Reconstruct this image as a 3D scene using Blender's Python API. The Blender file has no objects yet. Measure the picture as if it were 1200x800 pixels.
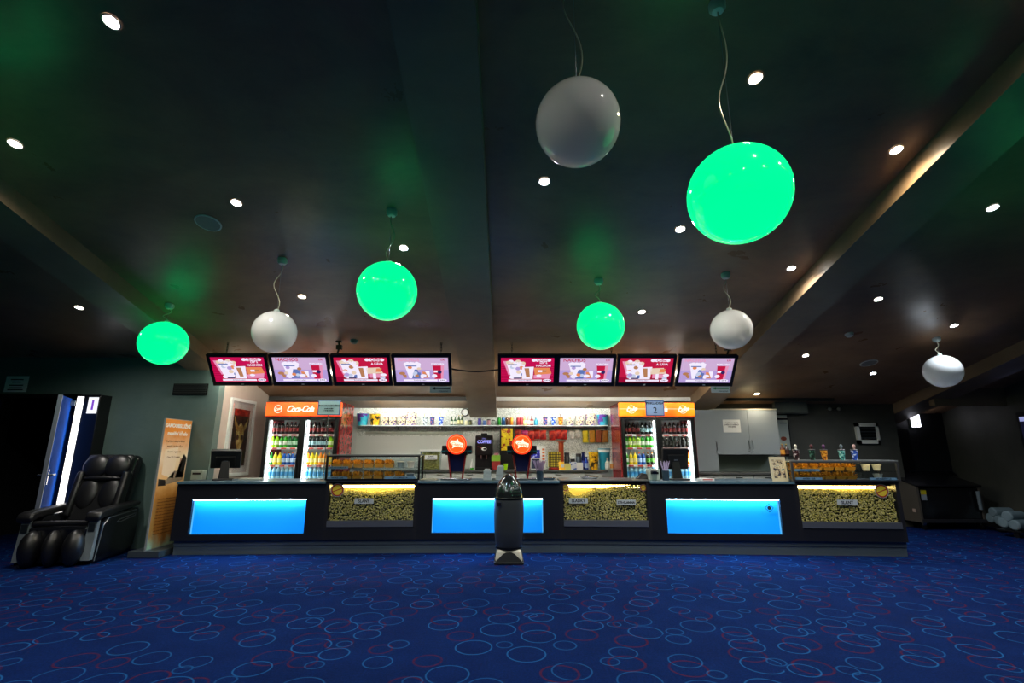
import bpy, math, random
from mathutils import Matrix, Vector, Euler
R = math.radians
rnd = random.Random(7)
S = bpy.context.scene
COL = S.collection

# ------------------------------------------------------------------ camera
F_PX, TILT, EYE, VPX = 570.0, math.atan(130 / 570), 1.38, 593.0
cam = bpy.data.cameras.new('camera'); cam.sensor_width = 36.0; cam.lens = F_PX / 1200 * 36
cam.clip_end = 100
camo = bpy.data.objects.new('camera', cam); COL.objects.link(camo)
YAW = math.atan((VPX - 600) / (F_PX / math.cos(TILT)))
camo.location = (0, 0, EYE); camo.rotation_euler = (math.pi / 2 + TILT, 0, YAW)
S.camera = camo
# ------------------------------------------------------------------ world, exposure
w = bpy.data.worlds.new('world'); S.world = w; w.use_nodes = True
w.node_tree.nodes['Background'].inputs[0].default_value = (0.01, 0.013, 0.02, 1)
w.node_tree.nodes['Background'].inputs[1].default_value = 0.3
S.view_settings.view_transform = 'Standard'
try: S.view_settings.look = 'None'
except Exception: pass
S.view_settings.gamma = 1; S.view_settings.use_curve_mapping = False
S.view_settings.exposure = 0.0
DOWNLIGHT_W = 120.0
S.cycles.use_adaptive_sampling = False

def at(px, py, Y):
    """world point on the depth plane Y that lies behind photo position px, py (1200x800)"""
    c, s = math.cos(TILT), math.sin(TILT)
    u, v = (px - 600) / F_PX, (400 - py) / F_PX
    d0, d1, d2 = u, c - v * s, s + v * c
    ca, sa = math.cos(-YAW), math.sin(-YAW)
    X, Yd = d0 * ca + d1 * sa, -d0 * sa + d1 * ca
    k = Y / Yd
    return Vector((X * k, Y, EYE + d2 * k))
CE0, CES = 4.855, 0.259
def ceil_z(y): return CE0 - CES * y
CANG = math.atan(CES)

# ------------------------------------------------------------------ materials
def L(c):
    """#rrggbb or 0-255 tuple -> linear"""
    if isinstance(c, str): c = tuple(int(c[i:i + 2], 16) for i in (1, 3, 5))
    return tuple(((x / 255) / 12.92 if x / 255 <= .04045 else ((x / 255 + .055) / 1.055) ** 2.4) for x in c) + (1,)
MATS = {}
def mat(name, col, rough=.5, metal=0., spec=.5, emit=None, es=0., coat=0., alpha=None):
    if name in MATS: return MATS[name]
    m = bpy.data.materials.new(name); m.use_nodes = True
    b = m.node_tree.nodes['Principled BSDF']
    b.inputs['Base Color'].default_value = L(col)
    b.inputs['Roughness'].default_value = rough; b.inputs['Metallic'].default_value = metal
    b.inputs['Specular IOR Level'].default_value = spec
    if coat: b.inputs['Coat Weight'].default_value = coat; b.inputs['Coat Roughness'].default_value = .05
    if emit is not None:
        b.inputs['Emission Color'].default_value = L(emit) if isinstance(emit, str) else tuple(emit) + (1,)
        b.inputs['Emission Strength'].default_value = es
    MATS[name] = m; return m
def nodes(m): return m.node_tree.nodes, m.node_tree.links, m.node_tree.nodes['Principled BSDF']
def ramp(nt, stops, src):
    r = nt.nodes.new('ShaderNodeValToRGB'); e = r.color_ramp.elements
    while len(e) < len(stops): e.new(.5)
    for el, (p, c) in zip(e, stops): el.position = p; el.color = L(c)
    nt.links.new(src, r.inputs[0]); return r.outputs[0]
def noise(nt, scale, detail=3., rough=.55, dist=0., vec='Object', stretch=None):
    tc = nt.nodes.new('ShaderNodeTexCoord'); n = nt.nodes.new('ShaderNodeTexNoise')
    n.inputs['Scale'].default_value = scale; n.inputs['Detail'].default_value = detail
    n.inputs['Roughness'].default_value = rough; n.inputs['Distortion'].default_value = dist
    if stretch:
        mp = nt.nodes.new('ShaderNodeMapping'); mp.inputs['Scale'].default_value = stretch
        nt.links.new(tc.outputs[vec], mp.inputs[0]); nt.links.new(mp.outputs[0], n.inputs['Vector'])
    else: nt.links.new(tc.outputs[vec], n.inputs['Vector'])
    return n
def blotch(name, cols, scale=20, rough=.5, vec='Object', emit=0., spec=.4, sharp=True, stretch=None, metal=0):
    """procedural print: patches of several colours"""
    if name in MATS: return MATS[name]
    m = mat(name, cols[0], rough, spec=spec, metal=metal); N, K, b = nodes(m)
    n = noise(m.node_tree, scale, 2, .5, 0, vec, stretch)
    k = len(cols)
    st = [(.32 + .36 * i / max(1, k - 1), c) for i, c in enumerate(cols)]
    r = N.new('ShaderNodeValToRGB'); r.color_ramp.interpolation = 'CONSTANT' if sharp else 'LINEAR'
    e = r.color_ramp.elements
    while len(e) < k: e.new(.5)
    for el, (p, c) in zip(e, st): el.position = p; el.color = L(c)
    e[0].position = 0
    K.new(n.outputs['Fac'], r.inputs[0]); K.new(r.outputs[0], b.inputs['Base Color'])
    if emit:
        K.new(r.outputs[0], b.inputs['Emission Color']); b.inputs['Emission Strength'].default_value = emit
    return m
def bump(m, scale, strength=.2, dist=.01, detail=4, stretch=None):
    N, K, b = nodes(m); n = noise(m.node_tree, scale, detail, .6, 0, 'Object', stretch)
    bp = N.new('ShaderNodeBump'); bp.inputs['Strength'].default_value = strength; bp.inputs['Distance'].default_value = dist
    K.new(n.outputs['Fac'], bp.inputs['Height']); K.new(bp.outputs[0], b.inputs['Normal']); return m
def plaster(name, c1, c2, rough=.4, scale=1.1, spec=.5):
    """trowelled stucco: cloudy two-tone colour, uneven sheen"""
    m = mat(name, c1, rough, spec=spec); N, K, b = nodes(m)
    n = noise(m.node_tree, scale, 8, .68, .3, 'Object', (1, 1.7, 1))
    K.new(ramp(m.node_tree, [(.2, c1), (.75, c2)], n.outputs['Fac']), b.inputs['Base Color'])
    n2 = noise(m.node_tree, scale * 2.3, 6, .6, .3)
    mr = N.new('ShaderNodeMapRange'); mr.inputs['To Min'].default_value = rough - .07; mr.inputs['To Max'].default_value = rough + .12
    mr.inputs['From Min'].default_value = .3; mr.inputs['From Max'].default_value = .7
    K.new(n2.outputs['Fac'], mr.inputs[0]); K.new(mr.outputs[0], b.inputs['Roughness'])
    bp = N.new('ShaderNodeBump'); bp.inputs['Strength'].default_value = .12; bp.inputs['Distance'].default_value = .02
    K.new(n2.outputs['Fac'], bp.inputs['Height']); K.new(bp.outputs[0], b.inputs['Normal'])
    return m
def glass(name, tint='#ffffff', refl=.08, rough=.02):
    if name in MATS: return MATS[name]
    m = bpy.data.materials.new(name); m.use_nodes = True; nt = m.node_tree; nt.nodes.clear()
    o = nt.nodes.new('ShaderNodeOutputMaterial'); mx = nt.nodes.new('ShaderNodeMixShader')
    t = nt.nodes.new('ShaderNodeBsdfTransparent'); g = nt.nodes.new('ShaderNodeBsdfGlossy')
    t.inputs[0].default_value = L(tint); g.inputs['Roughness'].default_value = rough
    fr = nt.nodes.new('ShaderNodeLayerWeight'); fr.inputs[0].default_value = .12
    ml = nt.nodes.new('ShaderNodeMath'); ml.operation = 'MULTIPLY_ADD'
    ml.inputs[1].default_value = .6; ml.inputs[2].default_value = refl * .4
    nt.links.new(fr.outputs['Fresnel'], ml.inputs[0]); nt.links.new(ml.outputs[0], mx.inputs[0])
    nt.links.new(t.outputs[0], mx.inputs[1]); nt.links.new(g.outputs[0], mx.inputs[2]); nt.links.new(mx.outputs[0], o.inputs[0])
    MATS[name] = m; return m
def emis(name, col, s): return mat(name, '#000000', .6, spec=.2, emit=col, es=s)

# ------------------------------------------------------------------ mesh collector
class MB:
    def __init__(self, M=None): self.v = []; self.f = []; self.mi = []; self.m = 0; self.M = M
    def mat(self, i): self.m = i; return self
    def _add(self, vs, fs, M=None):
        b = len(self.v)
        if M is not None: vs = [M @ Vector(p) for p in vs]
        if self.M is not None: vs = [self.M @ Vector(p) for p in vs]
        self.v += [tuple(p) for p in vs]
        for q in fs: self.f.append(tuple(b + i for i in q)); self.mi.append(self.m)
        return self
    def box(self, x0, x1, y0, y1, z0, z1, M=None):
        vs = [(x, y, z) for z in (z0, z1) for y in (y0, y1) for x in (x0, x1)]
        return self._add(vs, [(0, 2, 3, 1), (4, 5, 7, 6), (0, 1, 5, 4), (2, 6, 7, 3), (0, 4, 6, 2), (1, 3, 7, 5)], M)
    def hexa(self, b, t, M=None):
        """b, t: four bottom and four top points, counter-clockwise"""
        return self._add(list(b) + list(t), [(3, 2, 1, 0), (4, 5, 6, 7), (0, 1, 5, 4), (1, 2, 6, 5), (2, 3, 7, 6), (3, 0, 4, 7)], M)
    def lathe(self, prof, n=16, c=(0, 0, 0), M=None, caps=True):
        vs = []; fs = []
        for r, z in prof:
            for i in range(n):
                a = 2 * math.pi * i / n; vs.append((c[0] + r * math.cos(a), c[1] + r * math.sin(a), c[2] + z))
        for j in range(len(prof) - 1):
            for i in range(n):
                k = (i + 1) % n; fs.append((j * n + i, j * n + k, (j + 1) * n + k, (j + 1) * n + i))
        if caps:
            fs.append(tuple(range(n - 1, -1, -1))); e = (len(prof) - 1) * n; fs.append(tuple(range(e, e + n)))
        return self._add(vs, fs, M)
    def cyl(self, c, r, h, n=14, axis='z', M=None):
        Q = {'z': Matrix(), 'y': Matrix.Rotation(-math.pi / 2, 4, 'X'), 'x': Matrix.Rotation(math.pi / 2, 4, 'Y')}[axis]
        T = Matrix.Translation(c) @ Q
        if M is not None: T = M @ T
        return self.lathe([(r, 0), (r, h)], n, M=T)
    def sphere(self, c, r, n=24, m=14, sc=(1, 1, 1), M=None):
        pr = [(r * math.sin(math.pi * j / m), -r * math.cos(math.pi * j / m)) for j in range(m + 1)]
        pr[0] = (1e-4, -r); pr[-1] = (1e-4, r)
        T = Matrix.Translation(c) @ Matrix.Diagonal((*sc, 1))
        if M is not None: T = M @ T
        return self.lathe(pr, n, M=T)
    def tube(self, pts, r, n=6):
        pts = [Vector(p) for p in pts]; vs = []; fs = []
        for i, p in enumerate(pts):
            d = (pts[min(i + 1, len(pts) - 1)] - pts[max(i - 1, 0)]).normalized()
            a = d.orthogonal().normalized() if i == 0 else (prev - d * prev.dot(d)).normalized()
            prev = a; b = d.cross(a)
            for k in range(n):
                t = 2 * math.pi * k / n; vs.append(p + (a * math.cos(t) + b * math.sin(t)) * r)
        for j in range(len(pts) - 1):
            for k in range(n):
                q = (k + 1) % n; fs.append((j * n + k, j * n + q, (j + 1) * n + q, (j + 1) * n + k))
        fs.append(tuple(range(n - 1, -1, -1))); e = (len(pts) - 1) * n; fs.append(tuple(range(e, e + n)))
        return self._add(vs, fs)
    def prism(self, poly, a0, a1, axis='x', M=None):
        """poly in the plane across axis: axis x -> (y,z), y -> (x,z), z -> (x,y)"""
        def P(p, a): return {'x': (a, p[0], p[1]), 'y': (p[0], a, p[1]), 'z': (p[0], p[1], a)}[axis]
        n = len(poly); vs = [P(p, a0) for p in poly] + [P(p, a1) for p in poly]
        fs = [tuple(range(n)), tuple(range(2 * n - 1, n - 1, -1))] + [(i, n + i, n + (i + 1) % n, (i + 1) % n) for i in range(n)]
        return self._add(vs, fs, M)
    def card(self, x0, x1, z0, z1, y, M=None):
        """flat print facing -y"""
        return self._add([(x0, y, z0), (x1, y, z0), (x1, y, z1), (x0, y, z1)], [(0, 1, 2, 3)], M)
    def disc(self, cx, cz, rx, rz, y, n=20, a0=0, a1=2 * math.pi):
        vs = [(cx + rx * math.cos(a0 + (a1 - a0) * i / n), y, cz + rz * math.sin(a0 + (a1 - a0) * i / n)) for i in range(n)]
        return self._add(vs, [tuple(range(n))])
    def ring(self, cx, cz, r0, r1, y, n=28):
        vs = []
        for i in range(n):
            a = 2 * math.pi * i / n
            vs += [(cx + r0 * math.cos(a), y, cz + r0 * math.sin(a)), (cx + r1 * math.cos(a), y, cz + r1 * math.sin(a))]
        return self._add(vs, [(2 * i, 2 * i + 1, (2 * i + 3) % (2 * n), (2 * i + 2) % (2 * n)) for i in range(n)])
    def build(self, name, mats, parent=None, bevel=0, seg=2, smooth=False, label=None, fix=True):
        me = bpy.data.meshes.new(name); me.from_pydata(self.v, [], self.f)
        mats = mats if isinstance(mats, (list, tuple)) else [mats]
        for m in mats: me.materials.append(m)
        me.polygons.foreach_set('material_index', self.mi)
        if smooth: me.polygons.foreach_set('use_smooth', [True] * len(self.f))
        me.update()
        if fix and len(self.f) > 1:
            import bmesh
            bm = bmesh.new(); bm.from_mesh(me); bmesh.ops.recalc_face_normals(bm, faces=bm.faces); bm.to_mesh(me); bm.free()
        if smooth:
            try: me.set_sharp_from_angle(angle=R(40))
            except Exception: pass
        o = bpy.data.objects.new(name, me); COL.objects.link(o)
        if parent: o.parent = parent
        if bevel:
            b = o.modifiers.new('bevel', 'BEVEL'); b.width = bevel; b.segments = seg; b.limit_method = 'ANGLE'
        if label: o['label'] = label
        return o
def tag(o, label=None, cat=None, group=None, kind=None):
    if label: o['label'] = label
    if cat: o['category'] = cat
    if group: o['group'] = group
    if kind: o['kind'] = kind
    return o
def thing(name, label, cat, loc=(0, 0, 0), rz=0, group=None, rx=0):
    o = bpy.data.objects.new(name, None); COL.objects.link(o); o.empty_display_size = .05
    o.location = loc; o.rotation_euler = (rx, 0, rz)
    return tag(o, label, cat, group)
def struct(o): o['kind'] = 'structure'; return o
def copy_tree(o, parent=None):
    c = o.copy(); COL.objects.link(c); c.parent = parent
    for ch in [x for x in o.children]: copy_tree(ch, c)
    return c
def text(name, s, size, loc, m, parent=None, rot=(math.pi / 2, 0, 0), sx=1., bold=0., shear=0., align='CENTER', label=None, space=1.):
    cu = bpy.data.curves.new(name, 'FONT'); cu.body = s; cu.size = size; cu.align_x = align; cu.align_y = 'CENTER'
    cu.offset = bold; cu.shear = shear; cu.extrude = .0006; cu.resolution_u = 3; cu.space_character = space
    t = bpy.data.objects.new(name, cu); COL.objects.link(t)
    dg = bpy.context.evaluated_depsgraph_get()
    me = bpy.data.meshes.new_from_object(t.evaluated_get(dg)); bpy.data.objects.remove(t); bpy.data.curves.remove(cu)
    me.materials.clear(); me.materials.append(m)
    o = bpy.data.objects.new(name, me); COL.objects.link(o)
    o.location = loc; o.rotation_euler = rot; o.scale = (sx, 1, 1)
    if parent: o.parent = parent
    if label: o['label'] = label
    return o

BLACK = mat('black_plastic', '#0b0c0e', .35); BLACKM = mat('black_matt', '#08090a', .7, spec=.2)
STEEL = mat('steel', '#b8bcc0', .25, 1.0); GREYM = mat('grey_metal', '#7b8288', .4, .8)
WHITE = mat('white_gloss', '#e6e8e6', .25); PAPER = mat('paper', '#dfe3e2', .8, spec=.2); INK = mat('ink', '#14161c', .7, spec=.1)
CLEAR = glass('clear_glass'); CLEARP = glass('clear_plastic', '#dfe8ea', .25, .1)

# ================================================================== STRUCTURE
CEIL_M = plaster('ceiling_plaster', '#64493a', '#a37f5c', .33, .9, .55)
BEAM_M = plaster('beam_plaster', '#74614d', '#967d60', .42, 1.2, .5)
WALLG = plaster('wall_stucco', '#4c625e', '#667a75', .45, 1.3, .45)
WALLP = plaster('alcove_plaster', '#b0a499', '#c8bcb0', .55, 1.5, .4)
DARKW = plaster('dark_stucco', '#3a3b35', '#4c4c44', .5, 1.4, .4)

def carpet():
    m = mat('carpet', '#0c1d5a', .95, spec=.05); nt = m.node_tree; N, K, b = nodes(m)
    tc = N.new('ShaderNodeTexCoord')
    def mnode(op, a, bb=None, cc=None):
        q = N.new('ShaderNodeMath'); q.operation = op
        for i, x in enumerate((a, bb, cc)):
            if x is None: continue
            if isinstance(x, (int, float)): q.inputs[i].default_value = x
            else: K.new(x, q.inputs[i])
        return q.outputs[0]
    def rings(scale, off, rmin, rmax, width, rnds):
        mp = N.new('ShaderNodeMapping'); mp.inputs['Location'].default_value = (*off, 0); mp.inputs['Rotation'].default_value = (0, 0, .35)
        K.new(tc.outputs['Object'], mp.inputs[0])
        v = N.new('ShaderNodeTexVoronoi'); v.voronoi_dimensions = '2D'; v.inputs['Scale'].default_value = scale
        v.inputs['Randomness'].default_value = rnds; K.new(mp.outputs[0], v.inputs['Vector'])
        sp = N.new('ShaderNodeSeparateColor'); K.new(v.outputs['Color'], sp.inputs[0])
        rad = mnode('MULTIPLY_ADD', mnode('POWER', sp.outputs[0], .5), (rmax - rmin) * scale, rmin * scale)
        d = mnode('ABSOLUTE', mnode('SUBTRACT', v.outputs['Distance'], rad))
        mr = N.new('ShaderNodeMapRange'); mr.inputs['From Min'].default_value = width * scale; mr.inputs['From Max'].default_value = width * scale * .35
        K.new(d, mr.inputs[0])
        return mr.outputs[0], sp.outputs[1]
    n = noise(nt, 60, 4, .7); n2 = noise(nt, 3, 4, .6)
    base = ramp(nt, [(.3, '#041843'), (.7, '#08245c')], n.outputs['Fac'])
    mix0 = N.new('ShaderNodeMix'); mix0.data_type = 'RGBA'; mix0.blend_type = 'MULTIPLY'; mix0.inputs[0].default_value = .5
    K.new(base, mix0.inputs[6]); K.new(ramp(nt, [(.3, '#a8a8b8'), (.7, '#ffffff')], n2.outputs['Fac']), mix0.inputs[7])
    red, rv = rings(2.55, (3.37, 1.11), .07, .135, .011, .55)
    blue, bv = rings(2.6, (.2, .4), .06, .14, .0075, .55)
    blu2, bv2 = rings(2.75, (.73, 5.2), .04, .07, .008, .6)
    fade = noise(nt, 9, 2)
    rmask = mnode('MULTIPLY', mnode('MULTIPLY', red, mnode('GREATER_THAN', rv, .22)), mnode('MULTIPLY', fade.outputs['Fac'], 1.25))
    mA = N.new('ShaderNodeMix'); mA.data_type = 'RGBA'; K.new(rmask, mA.inputs[0]); K.new(mix0.outputs[2], mA.inputs[6]); mA.inputs[7].default_value = L('#42152a')
    bm_ = mnode('MAXIMUM', mnode('MULTIPLY', blue, mnode('MULTIPLY_ADD', bv, .35, .6)), mnode('MULTIPLY', mnode('MULTIPLY', blu2, mnode('GREATER_THAN', bv2, .8)), .6))
    mB = N.new('ShaderNodeMix'); mB.data_type = 'RGBA'; K.new(bm_, mB.inputs[0]); K.new(mA.outputs[2], mB.inputs[6]); mB.inputs[7].default_value = L('#184f88')
    K.new(mB.outputs[2], b.inputs['Base Color'])
    bp = N.new('ShaderNodeBump'); bp.inputs['Strength'].default_value = .5; bp.inputs['Distance'].default_value = .006
    n3 = noise(nt, 260, 2); K.new(n3.outputs['Fac'], bp.inputs['Height']); K.new(bp.outputs[0], b.inputs['Normal'])
    return m
struct(MB().box(-11, 11, -5, 11.5, -.1, 0).build('floor', carpet()))
def sl(x0, x1, y0, y1, d0, d1):
    """slab following the ceiling slope, d0..d1 below the ceiling plane"""
    return MB().hexa([(x0, y0, ceil_z(y0) - d1), (x1, y0, ceil_z(y0) - d1), (x1, y1, ceil_z(y1) - d1), (x0, y1, ceil_z(y1) - d1)],
                     [(x0, y0, ceil_z(y0) - d0), (x1, y0, ceil_z(y0) - d0), (x1, y1, ceil_z(y1) - d0), (x0, y1, ceil_z(y1) - d0)])
struct(sl(-11, 11, -5, 11.5, -.15, 0).build('ceiling', CEIL_M))
struct(sl(-5.08, -4.59, -5, 7.72, -.01, .2).build('trim_1', BEAM_M))
struct(sl(-.73, -.19, -5, 10.0, -.01, .2).build('trim_2', BEAM_M))
struct(sl(3.555, 4.05, -5, 9.74, -.01, .2).build('trim_3', BEAM_M))
struct(sl(7.78, 8.3, -5, 10.3, -.01, .2).build('trim_4', BEAM_M))
# walls -------------------------------------------------------------
WLY = 7.71
wl = MB()
wl.box(-11, -7.86, WLY, WLY + .15, 0, 3.1); wl.box(-7.86, -6.68, WLY, WLY + .15, 2.225, 3.1); wl.box(-6.68, -4.53, WLY, WLY + .15, 0, 3.1)
struct(wl.build('wall_left', WALLG))
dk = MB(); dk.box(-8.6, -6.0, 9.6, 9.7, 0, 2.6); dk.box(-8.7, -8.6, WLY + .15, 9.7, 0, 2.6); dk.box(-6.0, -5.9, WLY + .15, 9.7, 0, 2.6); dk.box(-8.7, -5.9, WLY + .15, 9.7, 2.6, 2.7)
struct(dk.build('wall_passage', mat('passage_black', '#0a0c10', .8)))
struct(MB().box(-4.68, -4.53, WLY + .15, 10.0, 0, 3.05).build('wall_alcove', WALLP))
struct(MB().box(-4.68, 3.55, 10.0, 10.15, 0, 2.5).build('wall_back', mat('back_wall_paint', '#c9ccc8', .6)))
struct(MB().box(3.55, 7.78, 9.74, 9.9, 0, 2.6).build('wall_back_dark', DARKW))
struct(MB().box(7.62, 7.78, 9.9, 10.3, 0, 2.4).build('wall_return', DARKW))
struct(MB().box(7.62, 11, 10.3, 10.45, 0, 2.5).build('wall_back_right', mat('dim_wall', '#1e1f22', .6)))
struct(MB().box(9.25, 9.4, -5, 10.3, 0, 6.3).build('wall_right', DARKW))
struct(MB().box(-11, 11, -5.15, -5, 0, 6.5).build('wall_front', DARKW))
struct(MB().box(-11.15, -11, -5, 11, 0, 6.5).build('wall_far_left', DARKW))
struct(MB().box(7.9, 9.25, 8.9, 9.02, 2.22, 2.6).build('trim_5', BEAM_M))
struct(MB().box(-4.53, 5.3, 7.98, 9.74, 0, .12).build('floor_platform', mat('vinyl', '#5a5d5f', .4)))
# speckled laminate panels on the back wall
lam = mat('speckled_laminate', '#d3d6d0', .45); N_, K_, b_ = nodes(lam)
_n = noise(lam.node_tree, 55, 3, .8); K_.new(ramp(lam.node_tree, [(.36, '#8c928c'), (.5, '#cdd0ca'), (.62, '#e6e8e2')], _n.outputs['Fac']), b_.inputs['Base Color'])
wb = bpy.data.objects['wall_back']
for x0, x1 in ((-3.0, -1.62), (-1.61, -.2), (-.19, 1.0), (1.01, 2.3)):
    MB().box(x0, x1, 9.975, 10.0, 1.06, 2.262).build('panel', lam, wb)
plam = mat('plain_laminate', '#d0d3ce', .4)
for x0, x1 in ((-3.0, -1.47), (-1.46, -.2)):
    MB().box(x0, x1, 9.965, 9.975, 1.06, 1.70).build('panel', plam, wb)
# transverse rails under the ceiling: dark on the left bay, white on the right
struct(MB().box(-4.53, -.73, 9.34, 9.40, 2.345, 2.425).build('trim_6', mat('dark_rail', '#141513', .5)))
struct(MB().box(-.19, 3.555, 9.34, 9.40, 2.345, 2.42).build('trim_7', mat('white_rail', '#d9dbd6', .4)))
struct(MB().box(4.05, 6.4, 9.42, 9.5, 2.36, 2.43).build('trim_8', mat('dark_rail2', '#26302e', .5)))
# doorway on the left: frame + open blue leaf
fr = MB(); fr.box(-7.92, -7.84, WLY - .03, WLY + .16, 0, 2.27); fr.box(-6.74, -6.66, WLY - .03, WLY + .16, 0, 2.27); fr.box(-7.92, -6.66, WLY - .03, WLY + .16, 2.21, 2.27)
struct(fr.build('trim_9', BLACK))
A, B = Vector((-6.72, 7.66, 0)), Vector((-6.28, 6.93, 0))
dl_ = (B - A).length; da = math.atan2(B.y - A.y, B.x - A.x)
door = bpy.data.objects.new('door_1', None); COL.objects.link(door); door.location = A; door.rotation_euler = (0, 0, da); struct(door)
door['label'] = 'open blue door leaf beside the dark doorway'
BLUEP = mat('blue_paint', '#1857c8', .8, spec=.05)
MB().box(0, dl_, -.02, .02, .01, 2.17).build('leaf', BLUEP, door)
MB().box(dl_ - .004, dl_ + .006, -.024, .024, .01, 2.175).build('edge_strip', mat('alu_edge', '#aab4c4', .3, .8), door)
hd = MB(); hd.box(dl_ - .09, dl_ - .045, .02, .03, .95, 1.15).box(dl_ - .09, dl_ - .045, -.03, -.02, .95, 1.15)
hd.tube([(dl_ - .067, .03, 1.08), (dl_ - .067, .075, 1.08), (dl_ - .19, .075, 1.08)], .011, 8); hd.tube([(dl_ - .067, -.03, 1.08), (dl_ - .067, -.075, 1.08), (dl_ - .19, -.075, 1.08)], .011, 8)
hd.build('door_handle', STEEL, door, smooth=True)
MB().box(.06, .3, .02, .07, 2.07, 2.14).box(.06, .3, -.07, -.02, 2.07, 2.14).build('door_closer', mat('closer_grey', '#9aa4ac', .3, .8), door)
# a second blue leaf seen at the frame edge
door2 = bpy.data.objects.new('door_2', None); COL.objects.link(door2); door2.location = (-7.88, 7.66, 0); door2.rotation_euler = (0, 0, R(-176)); struct(door2)
MB().box(0, .82, -.02, .02, .01, 2.17).build('leaf', BLUEP, door2)
# window-like hatch on the right dark wall
wn = MB(); wn.box(6.93, 7.0, 9.69, 9.74, 1.55, 1.95).box(6.93, 7.38, 9.69, 9.74, 1.88, 1.95).box(6.93, 7.38, 9.69, 9.74, 1.55, 1.62).box(7.33, 7.38, 9.69, 9.74, 1.55, 1.95)
win = struct(wn.build('window_1', mat('hatch_frame', '#c8c8bc', .5)))
MB().box(7.0, 7.33, 9.715, 9.735, 1.62, 1.88).build('pane', mat('hatch_dark', '#0a0b0a', .3), win)
for i in range(4): MB().box(7.0, 7.33, 9.705, 9.715, 1.655 + i * .06, 1.665 + i * .06).build('slat', GREYM, win)
# far right doorway with light above
struct(MB().box(8.0, 8.42, 10.24, 10.3, 0, 1.86).build('door_3', mat('door_black', '#050506', .5)))

# ================================================================== CEILING FITTINGS
DISC = {'w': emis('lamp_warm', (1, .83, .6), 60), 'n': emis('lamp_neutral', (1, .95, .9), 60), 'c': emis('lamp_cool', (.8, .88, 1), 60)}
RIM = mat('downlight_rim', '#9a9a96', .3, .7)
LAMPCOL = {'w': (1, .80, .55), 'n': (1, .93, .86), 'c': (.80, .88, 1)}
proto_dl = {}
def downlight(x, y, k, label, power=1.0):
    z = ceil_z(y)
    t = thing('ceiling_downlight', label, 'downlight', (x, y, z), 0, 'recessed ceiling downlights', rx=-CANG)
    if k not in proto_dl:
        a = MB().lathe([(.052, -.001), (.056, -.010), (.047, -.013), (.042, -.004)], 20, caps=False).build('rim', RIM, t, smooth=True)
        b = MB().lathe([(.042, -.007), (.040, -.0065)], 20).build('lamp_disc', DISC[k], t)
        proto_dl[k] = (a, b)
    else:
        for q in proto_dl[k]: c = q.copy(); COL.objects.link(c); c.parent = t
    li = bpy.data.lights.new('spot', 'SPOT'); li.energy = DOWNLIGHT_W * power; li.color = LAMPCOL[k]
    li.spot_size = R(150); li.spot_blend = 1.0; li.shadow_soft_size = .04
    o = bpy.data.objects.new('downlight_beam', li); COL.objects.link(o); o.parent = t; o.location = (0, 0, -.03); o.rotation_euler = (CANG, 0, 0)
    return t
for x, y, k, p, lab in [
    (-2.613, 2.695, 'n', 1, 'bright ceiling downlight nearest the top left corner'),
    (-4.124, 3.66, 'n', 1, 'bright ceiling downlight near the left edge just above the left beam'),
    (-2.613, 4.317, 'n', 1, 'bright downlight beside the large round flush disc on the left ceiling'),
    (-2.60, 5.937, 'w', 1, 'warm downlight just right of the left white pendant globe'),
    (-5.63, 6.219, 'n', 1, 'ceiling downlight left of the left beam above the doorway wall'),
    (-1.127, 4.977, 'c', .8, 'bluish downlight beside the cord of the middle green globe'),
    (.346, 4.027, 'c', .25, 'small bluish downlight below the large white globe by the central beam'),
    (1.806, 4.655, 'n', 1, 'downlight at the lower left of the largest green globe'),
    (1.827, 3.037, 'w', 1, 'warm downlight at the upper right of the largest green globe'),
    (3.331, 3.655, 'w', 1, 'warm downlight close to the right beam near the top'),
    (4.79, 4.326, 'c', 1, 'cool downlight right of the right beam near the right edge'),
    (3.324, 5.31, 'n', 1, 'downlight close to the right beam lighting a white patch on it'),
    (1.823, 6.277, 'n', 1, 'downlight just right of the smallest green globe above the screens'),
    (4.801, 5.947, 'n', .8, 'downlight right of the right beam above the small smoke detector'),
    (4.78, 7.567, 'n', .8, 'downlight on the dark right ceiling above the grey cabinets'),
    (6.363, 6.614, 'c', .7, 'small bluish downlight above the far right white globe'),
    (6.343, 8.249, 'c', .7, 'small downlight beside the round flush disc on the far right ceiling'),
    (4.775, 9.196, 'w', .3, 'warm downlight directly over the grey wall cabinets')]:
    downlight(x, y, k, lab, p)
for q_, (x, y, k) in enumerate([(-2.613, 1.07, 'n'), (1.82, 1.41, 'n'), (-.9, .5, 'n'), (3.33, 2.03, 'n'), (-4.1, .42, 'n'), (3.33, -1.0, 'n'), (-2.6, -2.2, 'n'), (.4, -2.0, 'n')]):
    downlight(x, y, k, 'recessed downlight behind the viewer, %s counted from the nearest left one' % ('first', 'second', 'third', 'fourth', 'fifth', 'sixth', 'seventh', 'eighth')[q_], 1)
def flush_disc(x, y, r, label):
    t = thing('flush_speaker', label, 'speaker', (x, y, ceil_z(y)), 0, rx=-CANG)
    MB().lathe([(r, 0), (r, -.008), (r * .9, -.012), (r * .88, -.006)], 28, caps=False).build('rim', mat('speaker_rim', '#d0d4cc', .5), t, smooth=True)
    MB().lathe([(r * .9, -.007), (r * .3, -.009)], 28).build('grille', mat('speaker_grille', '#85897f', .6), t)
flush_disc(-3.043, 4.604, .125, 'round flush ceiling speaker with pale rim beside the left downlight')
flush_disc(5.99, 7.844, .13, 'round pale flush ceiling speaker on the far right ceiling')
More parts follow.
